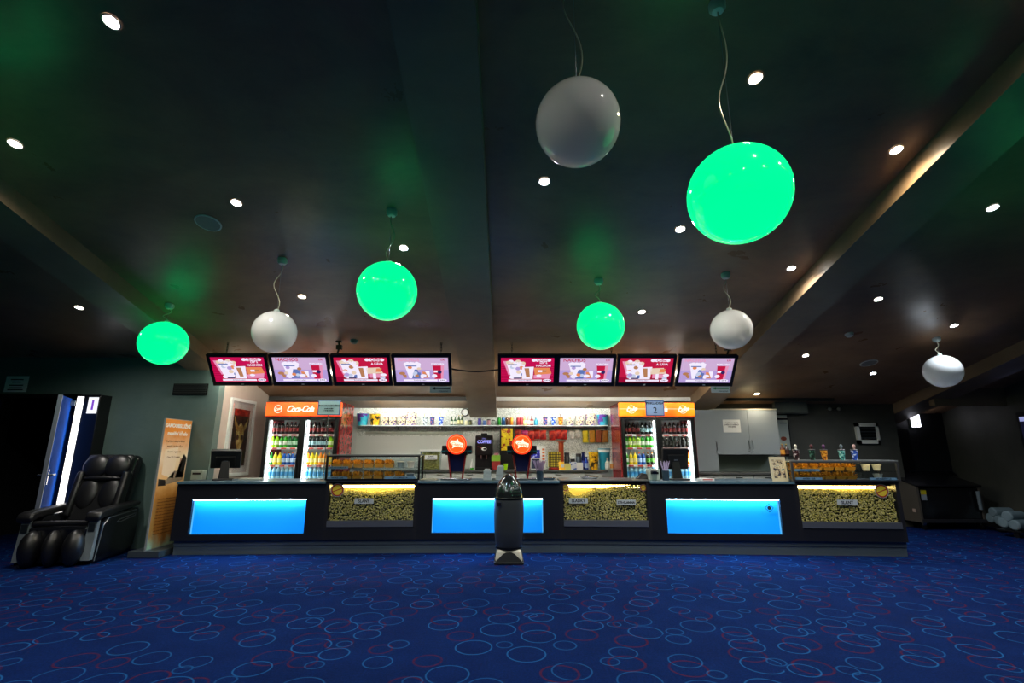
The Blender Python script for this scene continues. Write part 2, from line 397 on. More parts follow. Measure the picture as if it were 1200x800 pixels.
def detector(x, y, label, col):
    t = thing('smoke_detector', label, 'smoke detector', (x, y, ceil_z(y)), 0, rx=-CANG)
    MB().lathe([(.06, 0), (.06, -.012), (.055, -.014)], 20).build('base', mat('detector_' + col, col, .4), t, smooth=True)
    MB().lathe([(.05, -.014), (.045, -.04), (.02, -.052), (.001, -.053)], 20).build('dome', mat('detector_' + col, col, .4), t, smooth=True)
detector(5.025, 6.869, 'small white smoke detector on the dark right ceiling', '#c9d0c8')
detector(-2.277, 7.121, 'small dome detector on the ceiling above the left screens', '#5f7d74')

GREEN = mat('green_opal', '#0a5a3a', .06, emit=(0.0, 1.3, .35), es=1.0, spec=.6)
def opal():
    m = bpy.data.materials.new('white_opal'); m.use_nodes = True; nt = m.node_tree; nt.nodes.clear()
    o = nt.nodes.new('ShaderNodeOutputMaterial'); d = nt.nodes.new('ShaderNodeBsdfDiffuse'); t = nt.nodes.new('ShaderNodeBsdfTranslucent'); g = nt.nodes.new('ShaderNodeBsdfGlossy')
    for q in (d, t): q.inputs[0].default_value = (.9, .92, .9, 1)
    g.inputs['Roughness'].default_value = .05; fr = nt.nodes.new('ShaderNodeFresnel'); fr.inputs[0].default_value = 1.5
    m1 = nt.nodes.new('ShaderNodeMixShader'); m1.inputs[0].default_value = .5; m2 = nt.nodes.new('ShaderNodeMixShader')
    nt.links.new(d.outputs[0], m1.inputs[1]); nt.links.new(t.outputs[0], m1.inputs[2]); nt.links.new(fr.outputs[0], m2.inputs[0])
    nt.links.new(m1.outputs[0], m2.inputs[1]); nt.links.new(g.outputs[0], m2.inputs[2]); nt.links.new(m2.outputs[0], o.inputs[0])
    return m
OPAL = opal()
CANOPY = mat('canopy_white', '#b9c4be', .35)
CORD = mat('clear_cord', '#b8b69a', .35); WIRE = mat('steel_wire', '#8a8f92', .3, .9)
def pendant(x, y, z, r, lit, label, wig=1.):
    zc = ceil_z(y); H = zc - z
    t = thing('pendant_globe_lamp', label, 'pendant lamp', (x, y, z), 0, 'globe pendant lamps')
    g = [(r * math.sin(a), -r * math.cos(a)) for a in [math.pi * j / 26 for j in range(27)]]
    g[0] = (1e-4, -r); g[-1] = (1e-4, r)
    MB().lathe(g, 40, caps=False).build('globe', GREEN if lit else OPAL, t, smooth=True)
    MB().lathe([(.03, r - .008), (.03, r + .02), (.012, r + .03)], 14).build('cap', CANOPY, t, smooth=True)
    MB().lathe([(.005, H - .062), (.035, H - .058), (.052, H - .035), (.054, H + .01)], 20).build('canopy', CANOPY, t, smooth=True)
    MB().tube([(0, 0, r + .02), (0, 0, H - .05)], .0018, 5).build('wire', WIRE, t)
    n = 26; pts = []
    ph = rnd.uniform(0, 6)
    for i in range(n + 1):
        s = i / n; zz = r + .015 + (H - .06 - r - .015) * s
        am = .045 * wig * math.sin(math.pi * s) ** .7
        pts.append((am * math.sin(ph + s * 6.5) - .01 * math.sin(math.pi * s), am * .7 * math.cos(ph + s * 5.3), zz))
    pts[0] = (.02, 0, r + .01); pts[-1] = (0, 0, H - .055)
    MB().tube(pts, .0045, 6).build('cord', CORD, t, smooth=True)
    return t
pendant(-4.40, 6.149, 2.748, .277, True, 'lit green globe pendant at the left in front of the left beam')
pendant(-2.535, 5.195, 2.663, .23, False, 'unlit white globe pendant above the left row of screens')
pendant(-1.135, 4.42, 2.876, .281, True, 'lit green globe pendant left of the central beam')
pendant(.39, 2.34, 3.144, .232, False, 'large unlit white globe pendant near the top centre', 1.4)
pendant(1.35, 2.556, 2.843, .285, True, 'largest lit green globe pendant hanging at the upper right', 1.3)
pendant(1.115, 5.562, 2.838, .28, True, 'lit green globe pendant just above the right row of screens')
pendant(2.605, 5.432, 2.768, .231, False, 'unlit white globe pendant above the right end of the screens')
pendant(6.417, 6.991, 2.542, .236, False, 'bluish unlit white globe pendant at the far right')
pendant(4.75, 3.5, 2.95, .28, True, 'lit green globe pendant right of the right beam, close to the viewer')
pendant(-4.15, 3.0, 3.13, .28, True, 'lit green globe pendant near the left, close to the viewer')
# unseen fill battens behind the rails, added to brighten the work area
FILL_TUBE = emis('fluorescent', (.95, 1, .93), 85.0)  # glow of the added battens
def batten(x0, x1, y, label):
    z = ceil_z(y)
    t = thing('fill_batten', label, 'added fill light', ((x0 + x1) / 2, y, z), 0, rx=-CANG)
    hw = (x1 - x0) / 2
    MB().box(-hw, hw, -.04, .04, -.015, 0).build('housing', WHITE, t)
    MB().cyl((-hw + .03, 0, -.033), .012, 2 * hw - .06, 10, 'x').build('tube', FILL_TUBE, t, smooth=True)
def fill_tube(cx, label):  # unseen fill tubes behind the screens, added because the bar was too dark
    t = thing('added_tube_lamp', label, 'added fill light', (cx, 7.58, 2.60)); hw = .31
    MB().box(-hw, hw, -.08, .05, .028, .045).build('reflector', WHITE, t)  # added to keep the fill light off the ceiling
    MB().cyl((-hw + .02, 0, 0), .016, 2 * hw - .04, 10, 'x').build('tube', emis('bar_fill_tube', (1, .94, .80), 170.0), t, smooth=True)
    for s_ in (-1, 1): MB().tube([(s_ * hw * .8, .0, .045), (s_ * hw * .8, .0, ceil_z(7.58) - 2.60)], .006, 6).build('rod', GREYM, t)
for row, xs in (('left', (282, 352, 424, 494.5)), ('right', (618, 687, 758, 828))):
    for k_, px_ in enumerate(xs): fill_tube(at(px_, 435, 7.58).x, 'added unseen fill tube hidden behind the %s screen of the %s row' % (('first', 'second', 'third', 'fourth')[k_], row))
batten(-2.7, -1.0, 9.455, 'added fill batten behind the dark ceiling rail of the bar')
batten(0.1, 1.9, 9.455, 'added fill batten behind the white ceiling rail of the bar')

# ================================================================== CONCESSION COUNTER
CH = .98
LINE = [(-4.63, 7.20), (-2.57, 7.27), (-1.265, 7.30), (.775, 7.30), (2.06, 7.23), (4.06, 7.09), (5.47, 6.98)]
FRONT = mat('counter_front', '#17191f', .38, spec=.5); KICK = mat('kick_plate', '#56646e', .38, .2)
TOPM = mat('worktop_slate', '#3c5566', .3, spec=.5)
PANEL_BLUE = mat('blue_acrylic', '#0a7cdc', .5, emit=(0.0, .20, .66), es=1.0)
LED_BLUE = emis('led_cyan', (.32, .74, 1), 110); EDGE_BLUE = emis('acrylic_edge', (.1, .5, 1), 1.0)
SEAM = mat('seam', '#050608', .7)
def seg(i):
    (x0, y0), (x1, y1) = LINE[i], LINE[i + 1]
    return (x0, y0), math.hypot(x1 - x0, y1 - y0), math.atan2(y1 - y0, x1 - x0)
def counter_unit(i, l0, l1, label):
    """counter with a recessed back-lit panel from l0 to l1 along its length"""
    (x, y), W, a = seg(i)
    t = thing('counter_unit', label, 'counter', (x, y, 0), a)
    z0, z1, T = .272, .735, CH - .035
    MB().box(0, l0, 0, .07, .19, T).build('front_stile', FRONT, t)
    MB().box(l1, W, 0, .07, .19, T).build('front_stile', FRONT, t)
    MB().box(l0, l1, 0, .07, z1, T).build('top_rail', FRONT, t)
    MB().box(l0, l1, 0, .07, .19, z0).build('bottom_rail', FRONT, t)
    MB().box(.03, W - .03, .10, .62, .12, T).build('carcass', FRONT, t)
    p = MB().box(l0, l1, .060, .069, z0, z1).build('light_panel', PANEL_BLUE, t, label='glowing blue panel')
    MB().box(l0 + .01, l1 - .01, .004, .024, z1 - .008, z1 - .001).build('led_strip', LED_BLUE, t)
    MB().box(l0, l0 + .012, .045, .06, z0, z1).build('panel_edge', EDGE_BLUE, t)
    MB().box(l1 - .012, l1, .045, .06, z0, z1).build('panel_edge', EDGE_BLUE, t)
    MB().box(.03 if i == 0 else 0, W, .06, .10, 0, .12).build('kick_plate', KICK, t)
    MB().box(.03 if i == 0 else 0, W, .045, .06, .12, .19).build('kick_plate', KICK, t)
    return t
def worktop(i, x0, x1, label):
    (x, y), W, a = seg(i)
    t = thing('counter_worktop', label, 'worktop', (x, y, CH - .035), a)
    MB().box(x0, x1, -.03, .75, 0, .035).build('slab', TOPM, t, bevel=.004)
    MB().box(x0, x1, -.036, -.03, .004, .031).build('edge_band', mat('edge_band', '#4f6e7e', .35), t)
    return t
counter_unit(0, .23, 1.80, 'dark counter with glowing blue panel at the left end beside the banner')
worktop(0, 0, seg(0)[1], 'slate worktop on the left end counter under the till')
counter_unit(2, .215, 1.795, 'dark middle counter whose blue panel stands behind the rocket bin')
worktop(2, 0, seg(2)[1], 'slate worktop of the middle counter under the two soda towers')
c3 = counter_unit(4, .215, 1.785, 'dark right counter whose blue panel carries a small square code sticker')
worktop(4, 0, seg(4)[1] - .0, 'slate worktop of the right counter under the second till')
# square pictogram sticker on the right panel (a plain camera-like emblem)
stk = MB().box(1.545, 1.76, .054, .0595, .535, .70).build('sticker', mat('sticker_blue', '#1b86d8', .4, emit=(0, .18, .5), es=.8), c3, label='small square sticker with dark dot emblem')
em = MB(); em.ring(1.655, .618, .052, .062, .0535, 4); em.disc(1.655, .618, .026, .026, .0533, 16); em.build('emblem', INK, stk, fix=False)

# ---- popcorn display modules
WOODY = mat('display_frame', '#1c1d22', .4); SILL = mat('steel_sill', '#79808a', .35, .7)
LED_Y = emis('led_yellow', (1, .72, .22), 26)
KERN = blotch('popcorn', ['#74742a', '#c2bc5c', '#e6dea0', '#78782e'], 46, .8, sharp=False)
RIMG = mat('case_rim', '#6d6f70', .35, .8)
DECAL_Y = mat('decal_yellow', '#d8c23a', .5); DECAL_R = mat('decal_red', '#9c2f1e', .5); DECAL_G = mat('decal_grey', '#8c9298', .5)
PLATE = mat('label_plate', '#b5c0c6', .5)
# one popped kernel: a lumpy low-poly ball
_ph = (1 + 5 ** .5) / 2
ICO_V = [Vector(p).normalized() for p in [(-1, _ph, 0), (1, _ph, 0), (-1, -_ph, 0), (1, -_ph, 0), (0, -1, _ph), (0, 1, _ph), (0, -1, -_ph), (0, 1, -_ph), (_ph, 0, -1), (_ph, 0, 1), (-_ph, 0, -1), (-_ph, 0, 1)]]
ICO_F = [(0, 11, 5), (0, 5, 1), (0, 1, 7), (0, 7, 10), (0, 10, 11), (1, 5, 9), (5, 11, 4), (11, 10, 2), (10, 7, 6), (7, 1, 8), (3, 9, 4), (3, 4, 2), (3, 2, 6), (3, 6, 8), (3, 8, 9), (4, 9, 5), (2, 4, 11), (6, 2, 10), (8, 6, 7), (9, 8, 1)]
def kernels(mb, pts, r):
    for p in pts:
        q = Euler((rnd.uniform(0, 6), rnd.uniform(0, 6), rnd.uniform(0, 6))).to_matrix()
        k = r * rnd.uniform(.75, 1.25)
        mb._add([q @ (v * k * rnd.uniform(.6, 1.25)) + Vector(p) for v in ICO_V], ICO_F)
def popcorn_fill(t_loc, a, x0, x1, z0, top, label, group=None):
    """popcorn heap behind the pane; top(x) gives its height along the pane"""
    mb = MB(); st = .0215
    nx = int((x1 - x0) / st)
    pts = []
    for i in range(nx + 1):
        x = x0 + .012 + (x1 - x0 - .024) * i / nx
        z = z0 + .012
        while z < top(x) - .012:
            pts.append((x + rnd.uniform(-.012, .012), .066 + rnd.uniform(-.012, .012), z + rnd.uniform(-.012, .012))); z += st
        for j in range(5):
            y = .07 + j * .026
            pts.append((x + rnd.uniform(-.01, .01), y, top(x) + .018 * j ** .5 * .6 + rnd.uniform(-.012, .01)))
    kernels(mb, pts, .0135)
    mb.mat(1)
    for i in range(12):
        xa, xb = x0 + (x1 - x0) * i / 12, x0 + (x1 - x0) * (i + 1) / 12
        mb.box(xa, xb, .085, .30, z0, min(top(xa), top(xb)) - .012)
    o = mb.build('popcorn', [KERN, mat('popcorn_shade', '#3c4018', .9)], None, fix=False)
    # bulk behind the front layer, coloured dark as the shade between kernels
    o.location = t_loc; o.rotation_euler = (0, 0, a)
    return tag(o, label, 'popcorn', kind='stuff')
def popcorn_module(i, labels, stickers, top, high, label, flabel, plates):
    (x, y), W, a = seg(i)
    t = thing('popcorn_display', label, 'popcorn display', (x, y, 0), a)
    z0, z1 = .44, .955
    m = .05
    MB().box(0, m, 0, .6, .19, CH).build('side_panel', WOODY, t); MB().box(W - m, W, 0, .6, .19, CH).build('side_panel', WOODY, t)
    MB().box(m, W - m, .0, .05, .19, .36).build('front_panel', FRONT, t)
    MB().box(m, W - m, -.012, .05, .36, z0).build('steel_sill', SILL, t)
    MB().box(m, W - m, .42, .45, .36, CH).build('back_panel', mat('bin_back', '#b8a868', .5), t)
    MB().box(m, W - m, .05, .45, .36, .44).build('bin_floor', SILL, t)
    g = MB().box(m, W - m, .03, .036, z0, z1).build('glass_pane', CLEAR, t)
    MB().box(m, W - m, .02, .12, z1, CH - .004).build('top_rail', WOODY, t)
    MB().box(m + .03, W - m - .03, .20, .225, CH - .105, CH - .055).build('led_tube', LED_Y, t)
    MB().box(m, W - m, .125, .14, CH - .065, CH - .004).build('light_shield', WOODY, t)
    MB().box(0, W, .06, .10, 0, .12).build('kick_plate', KICK, t); MB().box(0, W, .045, .06, .12, .19).build('kick_plate', KICK, t)
    MB().box(0, W, -.02, .75, CH - .004, CH + .012).build('cover', mat('cover_steel', '#8d9296', .3, .9), t)
    for (lx, lz, s) in plates:
        p = MB().box(lx - .135, lx + .135, .018, .024, lz - .036, lz + .036).build('label_plate', PLATE, t)
        text('lettering', s, .058 if len(s) < 9 else .046, (lx, .0165, lz - .002), INK, p, bold=.0012, sx=.92 if len(s) < 9 else .82)
    for (sx_, sz_, r) in stickers:
        M = MB(); M.disc(sx_, sz_, r * 1.12, r * 1.12, 0, 28); M.mat(1).ring(sx_, sz_, r * .8, r, -.0008, 32); M.mat(2).disc(sx_, sz_, r * .8, r * .8, -.0006, 24)
        Q = Matrix.Translation((sx_, 0, sz_)) @ Matrix.Rotation(R(-20), 4, 'Y'); M.mat(1).card(-r * .85, r * .85, -r * .08, r * .08, -.0014, Q)
        so = M.build('prohibition_sticker', [DECAL_G, DECAL_R, DECAL_Y], t, fix=False, label='round sticker with red bar'); so.location = (0, .028, 0)
    popcorn_fill((x, y, 0), a, m + .005, W - m - .005, z0, top, flabel)
    return t, (x, y), W, a
tA = popcorn_module(1, None, [(.155, .855, .085)], lambda x: .80 + .015 * math.sin(x * 7) + .03 * max(0, x - .9), True,
    'left popcorn display case with one yellow-lit bin marked SLANÝ', 'popcorn heaped behind the left display pane', [(.545, .705, 'SLANÝ')])
tB = popcorn_module(3, None, [(.085, .885, .045), (1.20, .885, .045)], lambda x: .84 - .10 * math.exp(-((x - .25) / .13) ** 2) + .03 * math.sin(x * 5 + 2) + .02 * (x > .52), False,
    'low middle popcorn display with two labelled bins', 'popcorn behind the middle display pane in two bins', [(.265, .705, 'SLADKÝ'), (.945, .685, 'SÝR+SLANINA')])
tC = popcorn_module(5, None, [(1.19, .855, .085)], lambda x: .83 + .01 * math.sin(x * 6), True,
    'right popcorn display case at the end of the counter', 'popcorn heaped behind the right display pane', [(.70, .70, 'SLANÝ')])
MB().box(.515, .525, .04, .42, .44, .9).build('divider', CLEARP, tB[0])

# ---- upper glass cases with nacho trays (on the left and right displays)
CHIPM = blotch('nacho_chips', ['#6e4208', '#b0770f', '#d79a1c', '#8a5510'], 42, .6, sharp=False)
LAMPC = emis('case_strip', (1, .72, .3), 14)
def tray_proto():
    t = thing('nacho_tray', 'tray', 'snack tray')
    b = MB(); b.hexa([(-.055, -.045, 0), (.055, -.045, 0), (.055, .045, 0), (-.055, .045, 0)], [(-.07, -.06, .05), (.07, -.06, .05), (.07, .06, .05), (-.07, .06, .05)])
    b.build('tray', mat('tray_plastic', '#a8802c', .3, spec=.6), t)
    c = MB()
    for k in range(26):
        q = Euler((rnd.uniform(0, 6), rnd.uniform(0, 6), rnd.uniform(0, 6))).to_matrix(); s = .032
        p = Vector((rnd.uniform(-.055, .055), rnd.uniform(-.05, .05), .05 + rnd.uniform(0, .05)))
        tri = [Vector((s, 0, 0)), Vector((-s * .6, s * .9, 0)), Vector((-s * .6, -s * .9, 0))]
        c._add([q @ v + p for v in tri] + [q @ (v + Vector((0, 0, .004))) + p for v in tri], [(0, 1, 2), (5, 4, 3), (0, 3, 4, 1), (1, 4, 5, 2), (2, 5, 3, 0)])
    c.build('nacho_chips', CHIPM, t)
    return t
TRAY = tray_proto(); tray_used = [False]
def glass_case(m, label, rim, zt, upper, lower, where, strips):
    t0, (x, y), W, a = m
    zb = CH + .012
    t = thing('glass_display_case', label, 'display case', (x, y, zb), a)
    H = zt - zb; w_ = .028; D = .40; o = -.03
    e0, e1 = -.02, W + .02
    f = MB()
    for xx in (e0, e1 - w_): MB().box(xx, xx + w_, o, o + w_, 0, H).build('post', rim, t); MB().box(xx, xx + w_, o + D - w_, o + D, 0, H).build('post', rim, t)
    MB().box(e0 + w_, e1 - w_, o, o + w_, 0, w_ * .8).build('bottom_rail', rim, t)
    MB().box(e0 + w_, e1 - w_, o, o + w_, H - w_ * .7, H).build('top_rail', rim, t)
    MB().box(e0, e1, o, o + D, H, H + .018).build('lid', mat('lid_grey', '#8b9190', .35, .5), t)
    MB().box(e0 + w_, e1 - w_, o + .008, o + .012, w_ * .8, H - w_ * .7).build('front_glass', CLEAR, t)
    MB().box(e0 + w_, e1 - w_, o + .02, o + D - .03, H * .5 - .006, H * .5).build('shelf', CLEARP, t)
    MB().box(e0 + w_, e1 - w_, o + D - .02, o + D - .012, 0, H).build('back_glass', CLEARP, t)
    MB().box(e0 + w_, e1 - w_, o + .034, o + .05, H - .014, H - .004).build('light_strip', LAMPC, t)
    for (lx0, lx1, lz, s) in strips:
        p = MB().box(lx0, lx1, o - .006, o + .006, lz - .016, lz + .016).build('price_strip', mat('strip_blue', '#5f86a4', .5), t)
        text('lettering', s, .024, ((lx0 + lx1) / 2, o - .0068, lz), INK, p, bold=.0004, sx=.9)
    Mw = Matrix.Translation((x, y, zb)) @ Matrix.Rotation(a, 4, 'Z')
    for row, (n, z) in (('upper', (upper, H * .5)), ('lower', (lower, w_ * .2))):
        for k in range(n):
            if tray_used[0]: q = copy_tree(TRAY)
            else: q = TRAY; tray_used[0] = True
            q.location = Mw @ Vector((.10 + k * .152, .14 + rnd.uniform(-.02, .02), z + .002)); q.rotation_euler = (0, 0, a + rnd.uniform(-.1, .1))
            q['label'] = 'tray of nacho chips, %s from left on the %s shelf of the %s case' % (('first', 'second', 'third', 'fourth', 'fifth', 'sixth', 'seventh')[k], row, where)
            q['category'] = 'snack tray'; q['group'] = 'nacho trays, %s shelf, %s case' % (row, where)
    return t, Mw, H
cA = glass_case(tA, 'glass case of nacho trays with black rim on the left popcorn display', BLACK, 1.335, 6, 7, 'left',
    [(.02, .30, .175, 'NACHOS DOUBLE 5,90'), (.02, .30, .035, 'NACHOS      3,90'), (.83, 1.27, .035, 'DIPY A OMÁČKY 1,00')])
cC = glass_case(tC, 'glass case of nacho trays with grey rim, topped by five cups', RIMG, 1.255, 6, 6, 'right',
    [(.02, .36, .145, 'NACHOS DOUBLE 5,90'), (.02, .38, .03, 'NACHOS      3,90'), (1.02, 1.38, .03, 'DIPY A OMÁČKY 1,00')])
# dip tubs at the right end of each case
DIP = mat('dip_tub', '#6f8aa0', .3); DIPW = mat('dip_white', '#d4dcda', .35)
for (cc, xs, z, col, lab) in [(cA, 1.02, .17, DIP, 'blue dip tub on the upper shelf of the left glass case'), (cA, 1.17, .17, DIPW, 'white dip tub on the upper shelf of the left glass case'),
                              (cA, 1.17, .005, DIP, 'blue dip tub on the lower shelf of the left glass case'),
                              (cC, 1.08, .137, DIPW, 'white dip tub on the upper shelf of the right glass case'), (cC, 1.23, .137, DIPW, 'white dip tub at the right end, upper shelf of the right glass case'),
                              (cC, 1.23, .005, DIPW, 'white dip tub on the lower shelf of the right glass case')]:
    p = cc[1] @ Vector((xs, .12, z))
    t = thing('dip_tub', lab, 'tub', p)
    MB().lathe([(.04, .0), (.055, .075), (.058, .078)], 16).build('cup', col, t, smooth=True)
    MB().lathe([(.06, .078), (.06, .088), (.02, .09)], 16).build('lid', mat('dip_lid', '#b9c4cc', .3), t, smooth=True)

# ================================================================== MENU SCREENS
def em_flat(name, col, s=1.0): return emis('screen_' + name, col, s)
SC = {k: em_flat(k, v, s) for k, v, s in [('magenta', '#e0105c', .75), ('magenta2', '#b4083c', .7), ('lilac', '#c2a8e8', .85), ('lilac2', '#d8b6e0', .9), ('white', '#f4ecff', 1.0), ('pale', '#cdd6f2', .9),
    ('blue', '#6a82c8', .8), ('orange', '#f0905a', .9), ('red', '#d01848', .85), ('cream', '#f2d8c0', .9), ('pink', '#f29ac0', .9), ('navy', '#3a2c70', .7), ('tan', '#c88a60', .8)]}
SK = list(SC); SM = [SC[k] for k in SK]; SI = {k: i for i, k in enumerate(SK)}
TVW, TVH, TVT = .885, .52, R(36)
def tv(cx, kind, label, group):
    t = thing('menu_screen', label, 'screen', (cx, 7.25, 2.585), 0, group, rx=TVT)
    b = .045
    MB().box(-TVW / 2, TVW / 2, 0, .055, -TVH / 2, TVH / 2).build('housing', BLACK, t, bevel=.006)
    fr = MB()
    for x0, x1, z0, z1 in ((-TVW / 2, TVW / 2, TVH / 2 - b, TVH / 2), (-TVW / 2, TVW / 2, -TVH / 2, -TVH / 2 + b + .015), (-TVW / 2, -TVW / 2 + b, -TVH / 2 + b, TVH / 2 - b), (TVW / 2 - b, TVW / 2, -TVH / 2 + b, TVH / 2 - b)):
        fr.box(x0, x1, -.012, 0, z0, z1)
    fr.build('bezel', BLACK, t)
    x0, x1, z0, z1 = -TVW / 2 + b, TVW / 2 - b, -TVH / 2 + b + .015, TVH / 2 - b
    w_, h_ = x1 - x0, z1 - z0
    p = MB(); P = lambda u, v: (x0 + w_ * u, z0 + h_ * v)
    def rect(k, u0, u1, v0, v1, y): p.mat(SI[k]); (a, c), (bb, d) = P(u0, v0), P(u1, v1); p.card(a, bb, c, d, y)
    def ell(k, u, v, ru, rv, y): p.mat(SI[k]); q = P(u, v); p.disc(q[0], q[1], ru * w_, rv * h_, y, 20)
    def poly(k, pts, y):
        p.mat(SI[k]); p._add([(P(u, v)[0], y, P(u, v)[1]) for u, v in pts], [tuple(range(len(pts)))])
    pr = random.Random(kind * 3 + 1)
    if kind in (0, 2):
        rect('magenta' if kind == 0 else 'red', 0, 1, 0, 1, -.001)
        if kind == 0:
            for k in range(9): rect('magenta2', 0, 1, .03 + k * .075, .05 + k * .075, -.0012)
        else: rect('magenta2', 0, 1, 0, .22, -.0012)
        poly('pink', [(.04, .86), (.30, .86), (.22, .30), (.14, .30)], -.0015)
        poly('white', [(.10, .80), (.46, .80), (.40, .14), (.20, .14)], -.0018)
        for k in range(7): ell('white' if k % 2 else 'cream', .14 + k * .045, .80 + .05 * math.sin(k * 2), .05, .07, -.002)
        for k in range(9): ell(['pale', 'blue', 'cream', 'orange', 'white', 'pale', 'tan', 'lilac', 'white'][k], pr.uniform(.17, .5), pr.uniform(.2, .7), .045, .07, -.0022 - k * 1e-5)
        rect('blue', .13, .30, .70, .74, -.0024); rect('navy', .24, .38, .15, .2, -.0024)
        poly('white', [(.40, .62), (.62, .64), (.60, .14), (.40, .14)], -.0023); poly('tan', [(.44, .58), (.53, .58), (.55, .22), (.48, .22)], -.0025)
        if kind == 0:
            poly('orange', [(.62, .60), (.92, .60), (.96, .36), (.64, .30)], -.0023); rect('white', .70, .78, .42, .50, -.0026); rect('tan', .78, .86, .43, .5, -.0026)
            poly('pink', [(.62, .30), (.95, .36), (.92, .16), (.62, .16)], -.0024); ell('white', .72, .28, .05, .05, -.0027)
        else:
            poly('cream', [(.58, .58), (.84, .60), (.90, .36), (.60, .34)], -.0023); poly('orange', [(.78, .56), (.88, .56), (.86, .42), (.76, .42)], -.0025)
            rect('pink', .64, .86, .18, .34, -.0024); rect('white', .70, .76, .14, .36, -.0026); ell('white', .90, .30, .06, .06, -.0027); ell('pale', .88, .18, .05, .05, -.0027)
        for k in range(5): ell('white', .62 + k * .07, .90, .045, .06, -.0028)
        pic = p.build('picture', SM, t, fix=False, label='magenta snack advert')
        q = P(.78, .90)
        text('lettering', 'Golden' if kind == 0 else 'Coffee', .055, (q[0], -.0033, q[1]), SC['magenta'], pic, bold=.0005)
        q = P(.80, .74); text('lettering', 'DIP S\nNACHOM' if kind == 0 else 'A KÁVA', .05, (q[0], -.003, q[1]), SC['white'], pic, bold=.001)
    else:
        rect('lilac', 0, 1, 0, .5, -.001); rect('lilac2', 0, 1, .5, 1, -.001)
        poly('white', [(.17, .74), (.48, .74), (.44, .16), (.25, .16)], -.0015)
        for k in range(8): ell('white', .2 + k * .035, .74 + .03 * math.sin(k * 2.3), .04, .06, -.0016)
        poly('blue', [(.36, .52), (.48, .52), (.46, .16), (.30, .16)], -.0018)
        for k in range(8): ell(['pale', 'white', 'cream', 'tan', 'pale', 'orange', 'white', 'lilac'][k], pr.uniform(.2, .5), pr.uniform(.2, .62), .04, .06, -.002 - k * 1e-5)
        rect('blue', .20, .40, .64, .68, -.0022)
        ell('tan', .12, .36, .06, .06, -.0017); poly('tan', [(.10, .36), (.2, .3), (.2, .18), (.16, .18)], -.0017)
        poly('orange', [(.50, .44), (.56, .42), (.62, .18), (.52, .18)], -.0021); poly('tan', [(.52, .36), (.57, .34), (.60, .2), (.54, .2)], -.0023); ell('white', .52, .27, .06, .06, -.0024)
        rect('white', .56, .64, .2, .46, -.0018)
        poly('pink', [(.70, .68), (.92, .68), (.89, .12), (.73, .12)], -.0018); poly('red', [(.70, .68), (.86, .68), (.85, .14), (.73, .14)], -.002)
        rect('white', .72, .80, .40, .48, -.0022); ell('navy', .83, .42, .04, .07, -.0023); ell('white', .73, .26, .05, .07, -.0023)
        pic = p.build('picture', SM, t, fix=False, label='lilac nachos advert')
        q = P(.06, .90); text('lettering', 'NACHOS', .070 if kind == 1 else .066, (q[0], -.0028, q[1]), SC['red'] if kind == 1 else SC['pink'], pic, bold=.0012, sx=1.15, align='LEFT')
        q = P(.90, .90); text('lettering', '5,90', .036, (q[0], -.0028, q[1]), SC['red'], pic, bold=.0008)
        q = P(.80, .74); text('lettering', 'POPCORN', .04, (q[0], -.003, q[1]), SC['white'], pic, bold=.001)
    m = MB(); a, c = P(.14, .045); bb, d = P(.78, .12); m.card(a, bb, c, d, -.003); q = P(.88, .085); m.disc(q[0], q[1], .08 * w_, .06 * h_, -.003, 20)
    cap = m.build('caption_bar', SC['white'], t, fix=False)
    q = P(.45, .083); text('lettering', 'Kombinuj a ušetri', .026, (q[0], -.0036, q[1]), SC['navy'], cap); q = P(.88, .085); text('lettering', '3,90 €', .028, (q[0], -.0036, q[1]), SC['navy'], cap, bold=.0005)
    MB().card(-.02, .02, -TVH / 2 + .02, -TVH / 2 + .034, -.0125).build('badge', WHITE, t, fix=False)
    return t
ORD = ['first', 'second', 'third', 'fourth']
for row, pxs in (('left', [(240.7, 312.5), (314, 384.3), (386.4, 456.8), (459, 527.6)]), ('right', [(584.5, 652.4), (653.8, 722), (724.5, 793), (795, 866)])):
    for k, (p0, p1) in enumerate(pxs):
        cx = (at(p0, 415.5, 7.1).x + at(p1, 415.5, 7.1).x) / 2
        tv(cx, k, 'tilted menu screen with %s advert, %s from the left in the %s row' % ('magenta snack' if k % 2 == 0 else 'pale lilac nachos', ORD[k], row), 'menu screens of the %s row' % row)
# hanging chains and brackets above the screens
CHAINM = mat('chain', '#3a3c38', .4, .8)
def chain(px, label, y=7.17):
    x = at(px, 415, 7.1).x; zt = ceil_z(y)
    t = thing('screen_chain', label, 'chain', (x, y, 2.775)); n = 5; H = zt - 2.775
    for k in range(n):
        z0 = H * k / n; h_ = H / n + .012
        M = Matrix.Translation((0, 0, z0 + h_ / 2)) @ Matrix.Rotation(math.pi / 2 * (k % 2), 4, 'Z')
        pts = [M @ Vector((.011 * math.cos(a), 0, h_ / 2 * math.sin(a))) for a in [2 * math.pi * i / 12 for i in range(13)]]
        MB().tube(pts, .0035, 5).build('link', CHAINM, t)
chain(262, 'hanging chain at the left end of the left screen row'); chain(516, 'hanging chain at the right end of the left screen row')
chain(600, 'hanging chain at the left end of the right screen row'); chain(718, 'hanging chain behind the smallest green globe'); chain(842, 'hanging chain at the right end of the right screen row')
def projector_bracket(px, label):
    x = at(px, 408, 7.12).x
    t = thing('ceiling_bracket', label, 'bracket', (x, 7.14, ceil_z(7.14)))
    MB().box(-.04, .04, -.03, .03, -.02, 0.0).build('plate', BLACK, t); MB().tube([(0, 0, -.02), (.02, -.01, -.1), (-.01, .0, -.19)], .014, 8).build('arm', BLACK, t)
    MB().box(-.03, .05, -.02, .03, -.13, -.06).build('clamp', BLACK, t)
